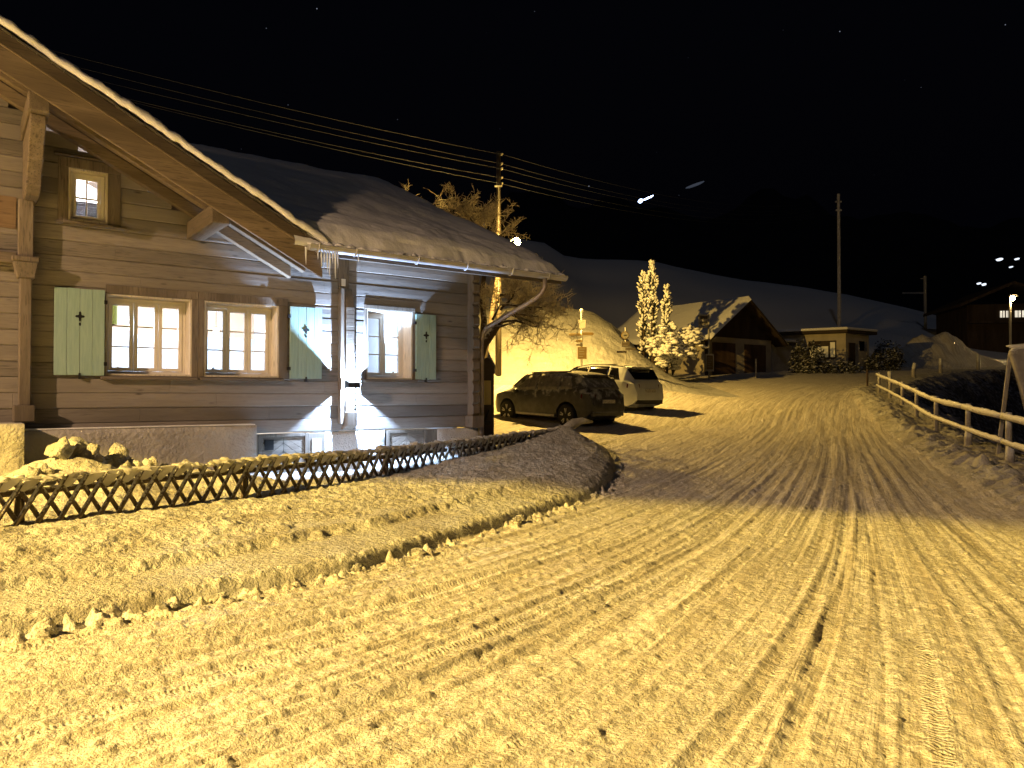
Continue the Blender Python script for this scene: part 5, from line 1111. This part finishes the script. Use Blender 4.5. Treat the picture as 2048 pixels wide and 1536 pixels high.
lim = [(tp(1030, 640, TY0), (1, .3, -.15), .7, .04), (tp(1005, 610, TY0), (.9, -.3, .2), .8, .04), (tp(1000, 590, TY0), (1, .2, .1), .75, .04), (tp(1040, 610, TY0), (1, .1, -.2), .7, .035), (tp(1015, 625, TY0 + .2), (1, .1, .1), .85, .05), (tp(1015, 625, TY0), (1, -.4, .3), .8, .05), (tp(1010, 630, TY0 + .1), (.8, .6, .35), .8, .05), (tp(1000, 645, TY0), (1, -.3, .1), .85, .045), (tp(990, 655, TY0), (.7, .3, -.05), .7, .04), (tp(985, 640, TY0), (.6, -.2, .6), .6, .04), (tp(970, 640, TY0), (-.2, .4, .5), .6, .04), (tp(1000, 620, TY0), (.5, .2, .6), .6, .04), (tp(965, 500, TY0 + .3), (-.4, .1, 1), .62, .04), (tp(960, 490, TY0 + .3), (.5, .1, .7), .6, .04), (tp(950, 470, TY0 + .3), (-.5, .1, .5), .55, .035), (tp(950, 455, TY0 + .3), (-.05, .1, 1), .55, .035), (tp(970, 470, TY0 + .3), (.6, -.1, .35), .6, .035), (tp(930, 450, TY0 + .3), (-.4, .2, .6), .45, .03), (tp(985, 480, TY0 + .3), (.6, -.1, .2), .5, .03), (tp(960, 540, TY0 + .3), (.3, .3, .8), .6, .03)]
lead = [tp(965, 690, TY0), tp(968, 640, TY0 + .2), tp(962, 590, TY0 + .3), tp(970, 540, TY0 + .3), tp(966, 490, TY0 + .3), tp(950, 450, TY0 + .3)]
bt = bare_tree('gnarled bare tree with rimed twigs reaching over the chalet roof corner', (tb.x, TY0, .65), 14, ((trunk_pts, [.21, .18, .16, .13, .09]), [(a_, b_, c_ * KT, d_) for a_, b_, c_, d_ in lim]), 5)
m = MB(); m.tube(lead, [.11, .09, .075, .06, .05, .03], 8); m.build('limb', M['bark'], bt, smooth=True)
# small bare tree tips left of it
tb2 = at(858, 500, 25); t2 = (tb2.x, 25, height(tb2.x, 25)); 
def tp2(px, py): p = at(px, py, 25); return Vector((p.x - t2[0], 0, p.z - t2[2]))
bare_tree('small bare tree whose frosted tips show above the chalet ridge', t2, 3, (([Vector((0, 0, -.3)), Vector((0, 0, 2)), tp2(856, 430)], [.12, .09, .05]), [(tp2(856, 430), (.15, 0, 1), .75, .03), (tp2(852, 425), (-.6, 0, .6), .6, .025), (tp2(860, 430), (.7, 0, .5), .5, .02), (tp2(830, 400), (-.4, 0, .35), .5, .02), (tp2(850, 420), (-.8, 0, .45), .75, .02)]), 3)
# ------------------------------------------------------------------ signs
def post_thing(name, label, cat, px, py, Y, top_py, r, mt, group=None):
    p = at(px, py, Y); z = height(p.x, Y); t = thing(name, label, cat, (p.x, Y, z), 0, group); H = at(px, top_py, Y).z - z
    m = MB(); m.tube([(0, 0, -.3), (0, 0, H)], r, 8); m.build('post', mt, t, smooth=True)
    return t, lambda x, y: (at(x, y, Y).x - p.x, at(x, y, Y).z - z)
def plate(par, name, conv, x0, y0, x1, y1, mt, th=.02, pointed=None, lines=0, yo=-.06):
    (a, d), (b, c) = conv(x0, y0), conv(x1, y1); m = MB()
    if pointed == 'r': pol = [(a, c), (b - (d - c) * .6, c), (b, (c + d) / 2), (b - (d - c) * .6, d), (a, d)]
    elif pointed == 'l': pol = [(a + (d - c) * .6, c), (b, c), (b, d), (a + (d - c) * .6, d), (a, (c + d) / 2)]
    else: pol = [(a, c), (b, c), (b, d), (a, d)]
    m.prism(pol, yo - th, yo, 1); o = m.build(name, mt, par, bevel=.006)
    if lines:
        q = MB(); rr = random.Random(int(x0)); h = (d - c)
        for i in range(lines):
            zz = c + h * (.2 + .62 * i / max(1, lines - 1) if lines > 1 else .5); w = (b - a) * rr.uniform(.4, .72); q.box(a + (b - a) * .14, a + (b - a) * .14 + w, yo - th - .004, yo - th - .001, zz - h * .05 / max(1, lines ** .3), zz + h * .05 / max(1, lines ** .3))
        q.build('faded_text', M['ink'], o)
    return o
t, cv_ = post_thing('signpost', 'hiking signpost with arrow boards and a square panel before the yellow lit slope', 'signpost', 1163, 742, 30.5, 622, .045, M['steel'])
plate(t, 'arrow_board', cv_, 1137, 667, 1162, 672, M['sign_yellow'], pointed='l', lines=1); plate(t, 'arrow_board', cv_, 1163, 665, 1188, 671, M['sign_yellow'], pointed='r', lines=1)
plate(t, 'arrow_board', cv_, 1150, 680, 1165, 685, M['sign_yellow'], pointed='l', lines=1); plate(t, 'arrow_board', cv_, 1151, 688, 1165, 692, M['sign_back'], pointed='l'); plate(t, 'panel', cv_, 1155, 694, 1173, 718, M['sign_yellow'], lines=4)
m = MB(); q = cv_(1164, 640); m.prism([(q[0] - .12, q[1] - .35), (q[0] + .12, q[1] - .35), (q[0] + .16, q[1] + .0), (q[0] - .16, q[1])], -.07, -.05, 1); m.build('panel', M['sign_white'], t); m = MB(); m.blob((q[0], 0, cv_(1164, 621)[1]), .09, .09, .08, 2, .2, 2); m.build('snow_cap', M['snow'], t, smooth=True)
t, cv_ = post_thing('bus_stop_sign', 'round topped stop sign on a thin post with two small arrow boards below', 'sign', 1251, 745, 31.5, 655, .03, M['steel'])
q = cv_(1250, 671); m = MB(); m.lathe([(0, -.02), (.16, -.02), (.17, 0), (.16, .02), (0, .02)], c=(q[0], -.06, q[1]), n=24, axis=1); o = m.build('disc', M['sign_yellow'], t); m = MB(); m.lathe([(.115, -.003), (.135, -.003), (.135, .003), (.115, .003)], c=(q[0], -.085, q[1]), n=24, axis=1); m.box(q[0] - .07, q[0] + .07, -.088, -.083, q[1] - .02, q[1] + .02); m.build('emblem', M['ink'], o)
plate(t, 'panel', cv_, 1243, 683, 1259, 694, M['sign_back'], lines=2); plate(t, 'arrow_board', cv_, 1250, 696, 1271, 700, M['sign_back'], yo=-.05); plate(t, 'arrow_board', cv_, 1233, 702, 1253, 706, M['sign_back'], yo=-.05)
t, cv_ = post_thing('bus_stop', 'bus stop pole with framed flag sign on top and timetable case below', 'bus stop', 1418, 757, 39.5, 628, .05, M['sign_white'])
o = plate(t, 'flag_sign', cv_, 1397, 629, 1417, 656, M['sign_white'], .04, yo=.02); plate(o, 'face', cv_, 1399, 632, 1415, 638, M['sign_back'], .004, yo=-.024); plate(o, 'face', cv_, 1399, 643, 1415, 649, M['ink'], .004, yo=-.024)
o = plate(t, 'timetable_case', cv_, 1410, 708, 1427, 743, M['sign_white'], .05, yo=-.05); plate(o, 'timetable', cv_, 1412, 711, 1425, 739, M['sign_yellow'], .004, lines=5, yo=-.103)
# fence stakes and broken branch near the slope
p = at(1034, 745, 27); m = MB(); m.tube([(0, 0, -.3), (0, 0, .42)], .035, 6); o = m.build('stake', M['kiosk_brown'], None); o.location = (p.x, 27, height(p.x, 27) + .2); tag(o, 'short dark stake at the foot of the lit slope', 'stake')
p = at(1045, 765, 26); t = thing('bent_branch', 'bent dark branch and upright stick standing behind the dark car bonnet', 'branch', (p.x, 26, height(p.x, 26)))
m = MB(); m.tube([(-.1, 0, -.1), (-.08, 0, .4), (.02, 0, .75), (.12, 0, .95), (.13, 0, 1.1)], [.03, .03, .025, .02, .012], 6); m.build('branch', M['bark'], t); m = MB(); m.tube([(.14, 0, -.1), (.13, 0, 1.15)], .022, 6); m.build('stick', M['bark'], t)
# far mast, lift pylon
p = at(1677, 388, 78); z0 = height(p.x, 78); t = thing('mast', 'tall thin rimed mast on the dark hill against the black sky', 'mast', (p.x, 78, z0)); m = MB(); m.tube([(0, 0, -1), (0, 0, p.z - z0)], [.2, .15], 8); m.build('post', M['pole_rime'], t); m = MB(); m.box(-.35, .3, -.08, .08, p.z - z0 - .9, p.z - z0 - .75); m.box(-.3, .3, -.08, .08, p.z - z0 - 1.8, p.z - z0 - 1.65); m.build('crossarm', M['pole_rime'], t)
p = at(1850, 552, 85); z0 = height(p.x, 85); t = thing('lift_pylon', 'small white pylon with one long side arm on the dark hillside', 'pylon', (p.x, 85, z0)); m = MB(); m.tube([(0, 0, -.5), (0, 0, p.z - z0)], .17, 8); m.build('post', M['sign_white'], t); a = at(1805, 586, 85); m = MB(); m.beam((a.x - p.x, 0, a.z - z0), (0, 0, a.z - z0), .15, .18); m.beam((-.5, 0, p.z - z0 - .3), (0, 0, p.z - z0 - .3), .1, .12); m.build('arm', M['sign_white'], t)
# far chalet on the right
hc_ = at(2000, 650, 74); zc_ = height(hc_.x, 74) - .3; t = thing('far_chalet', 'dark distant chalet with a row of dimly lit windows on the right hillside', 'house', (hc_.x, 74, zc_), R(-10))
x0 = at(1940, 640, 74).x - hc_.x; zt = at(2000, 608, 74).z - zc_; zr_ = at(1988, 572, 74).z - zc_
m = MB(); m.box(x0, 9, 0, 8, -2, zt); m.build('wall', M['dark_board'], t)
m = MB(); xm = at(1985, 600, 74).x - hc_.x + 1.5; m.prism([(x0 - 1, zt - .3), (xm, zr_), (9.5, zt - .4), (9.5, zt - .1), (xm, zr_ + .3), (x0 - 1, zt)], -1, 9, 1); m.build('roof', M['gable_wood'], t)
for i, (a, b) in enumerate(((2000, 2008), (2011, 2017), (2027, 2037), (2040, 2050))):
    xa, xb = at(a, 630, 74).x - hc_.x, at(b, 630, 74).x - hc_.x; m = MB(); za, zb2 = at(2000, 635, 74).z - zc_, at(2000, 622, 74).z - zc_; m.box(xa, xb, -.08, -.01, za, zb2); w = m.build('window', M['far_window'], t); m = MB(); m.box((xa + xb) / 2 - .03, (xa + xb) / 2 + .03, -.1, -.081, za, zb2); m.build('window_frame', M['gable_wood'], w)
m = MB(); m.box(x0, 8.9, -.9, -.01, at(2000, 645, 74).z - zc_ - .1, at(2000, 645, 74).z - zc_ + .1); m.build('balcony', M['gable_wood'], t)
# distant lights on the mountain
def far_light(name, label, px, py, Y, w, h, mt, tilt=0, group='distant lights on the mountain'):
    p = at(px, py, Y); m = MB(); k = Y / F; W_, H_ = w * k / 2, h * k / 2; pts = [Vector((W_ * math.cos(a) * (1 + .15 * math.sin(3 * a)), 0, H_ * math.sin(a))) for a in [2 * PI * i / 10 for i in range(10)]]
    c, s = math.cos(tilt), math.sin(tilt); pol = [(v.x * c - v.z * s, v.x * s + v.z * c) for v in pts]; m.prism(pol, -1, 1, 1); o = m.build(name, mt, None); o.location = p; tag(o, label, 'light', group); return o
far_light('floodlight', 'brilliant blue floodlight on the black mountainside', 1281, 402, 690, 9, 7, M['led_far'], .5)
far_light('lit_piste', 'short bluish floodlit snow strip right of the brilliant blue floodlight', 1296, 396, 692, 24, 2.4, M['led_far'], .42)  # floodlit snow made as a shape that glows by itself
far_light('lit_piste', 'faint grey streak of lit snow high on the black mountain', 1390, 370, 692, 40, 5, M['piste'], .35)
for px, py, w, h, lab in ((1999, 519, 17, 6, 'widest of the white lights high on the right mountainside'), (2034, 518, 10, 4, 'white light at the picture edge high on the right mountainside'), (2022, 534, 7, 3, 'lowest small white light below the high row on the right'), (1958, 567, 9, 4, 'left light of the pair above the far chalet roof'), (1968, 569, 9, 5, 'right light of the pair above the far chalet roof'), (1913, 610, 9, 4, 'faint lone white light left of the far chalet')):
    far_light('house_light', lab, px, py, 160 if py > 600 else 420, w * .62, h * .9, M['led_far_white'], .1)
# ------------------------------------------------------------------ world, added night fill, camera
w = bpy.data.worlds.new('World'); SC.world = w; w.use_nodes = True; nt = w.node_tree; nt.nodes.clear(); N = nt.nodes.new; L = nt.links.new
out = N('ShaderNodeOutputWorld'); bg = N('ShaderNodeBackground'); L(bg.outputs[0], out.inputs[0])
sky = N('ShaderNodeTexSky'); sky.sky_type = 'NISHITA'; sky.sun_disc = False; sky.sun_elevation = R(-4.5); sky.sun_rotation = R(200)
bs = N('ShaderNodeBackground'); L(sky.outputs[0], bs.inputs[0]); bs.inputs[1].default_value = .05
tc = N('ShaderNodeTexCoord'); vo = N('ShaderNodeTexVoronoi'); vo.inputs['Scale'].default_value = 70; L(tc.outputs['Generated'], vo.inputs['Vector'])
mr_ = N('ShaderNodeMapRange'); L(vo.outputs['Distance'], mr_.inputs[0]); mr_.inputs[1].default_value = .055; mr_.inputs[2].default_value = .02
wn = N('ShaderNodeSeparateColor'); L(vo.outputs['Color'], wn.inputs[0]); pw = N('ShaderNodeMath'); pw.operation = 'POWER'; L(wn.outputs[0], pw.inputs[0]); pw.inputs[1].default_value = 26
mu = N('ShaderNodeMath'); mu.operation = 'MULTIPLY'; L(mr_.outputs[0], mu.inputs[0]); L(pw.outputs[0], mu.inputs[1])
mx_ = N('ShaderNodeMix'); mx_.data_type = 'RGBA'; L(mu.outputs[0], mx_.inputs[0]); mx_.inputs[6].default_value = (.0005, .0006, .0013, 1); mx_.inputs[7].default_value = (.5, .55, .7, 1)
L(mx_.outputs[2], bg.inputs[0]); bg.inputs[1].default_value = 1
ad = N('ShaderNodeAddShader'); L(bg.outputs[0], ad.inputs[0]); L(bs.outputs[0], ad.inputs[1]); L(ad.outputs[0], out.inputs[0])
s = bpy.data.lights.new('night_fill', 'SUN'); s.energy = NIGHT_FILL; s.color = (.72, .80, 1); s.angle = R(2); so = bpy.data.objects.new('night_fill', s); COL.objects.link(so); so.rotation_euler = (R(52), 0, R(-20))  # added dim fill to lift the hill and car sides, no known source
cam = bpy.data.cameras.new('camera'); co_ = bpy.data.objects.new('camera', cam); COL.objects.link(co_); co_.location = EYE; co_.rotation_euler = (PI / 2 + PITCH, 0, 0)
cam.sensor_width = 36; cam.lens = F / 2048 * 36; cam.clip_end = 5000; cam.clip_start = .05; SC.camera = co_
SC.view_settings.view_transform = 'Standard'; SC.view_settings.look = 'None'; SC.view_settings.exposure = 0; SC.view_settings.gamma = 1
SC.render.engine = 'CYCLES'; SC.cycles.use_denoising = True; SC.cycles.max_bounces = 6; SC.cycles.diffuse_bounces = 3; SC.cycles.glossy_bounces = 3; SC.cycles.transmission_bounces = 4; SC.cycles.transparent_max_bounces = 8
SC.cycles.sample_clamp_indirect = 4; SC.cycles.caustics_reflective = False; SC.cycles.caustics_refractive = False
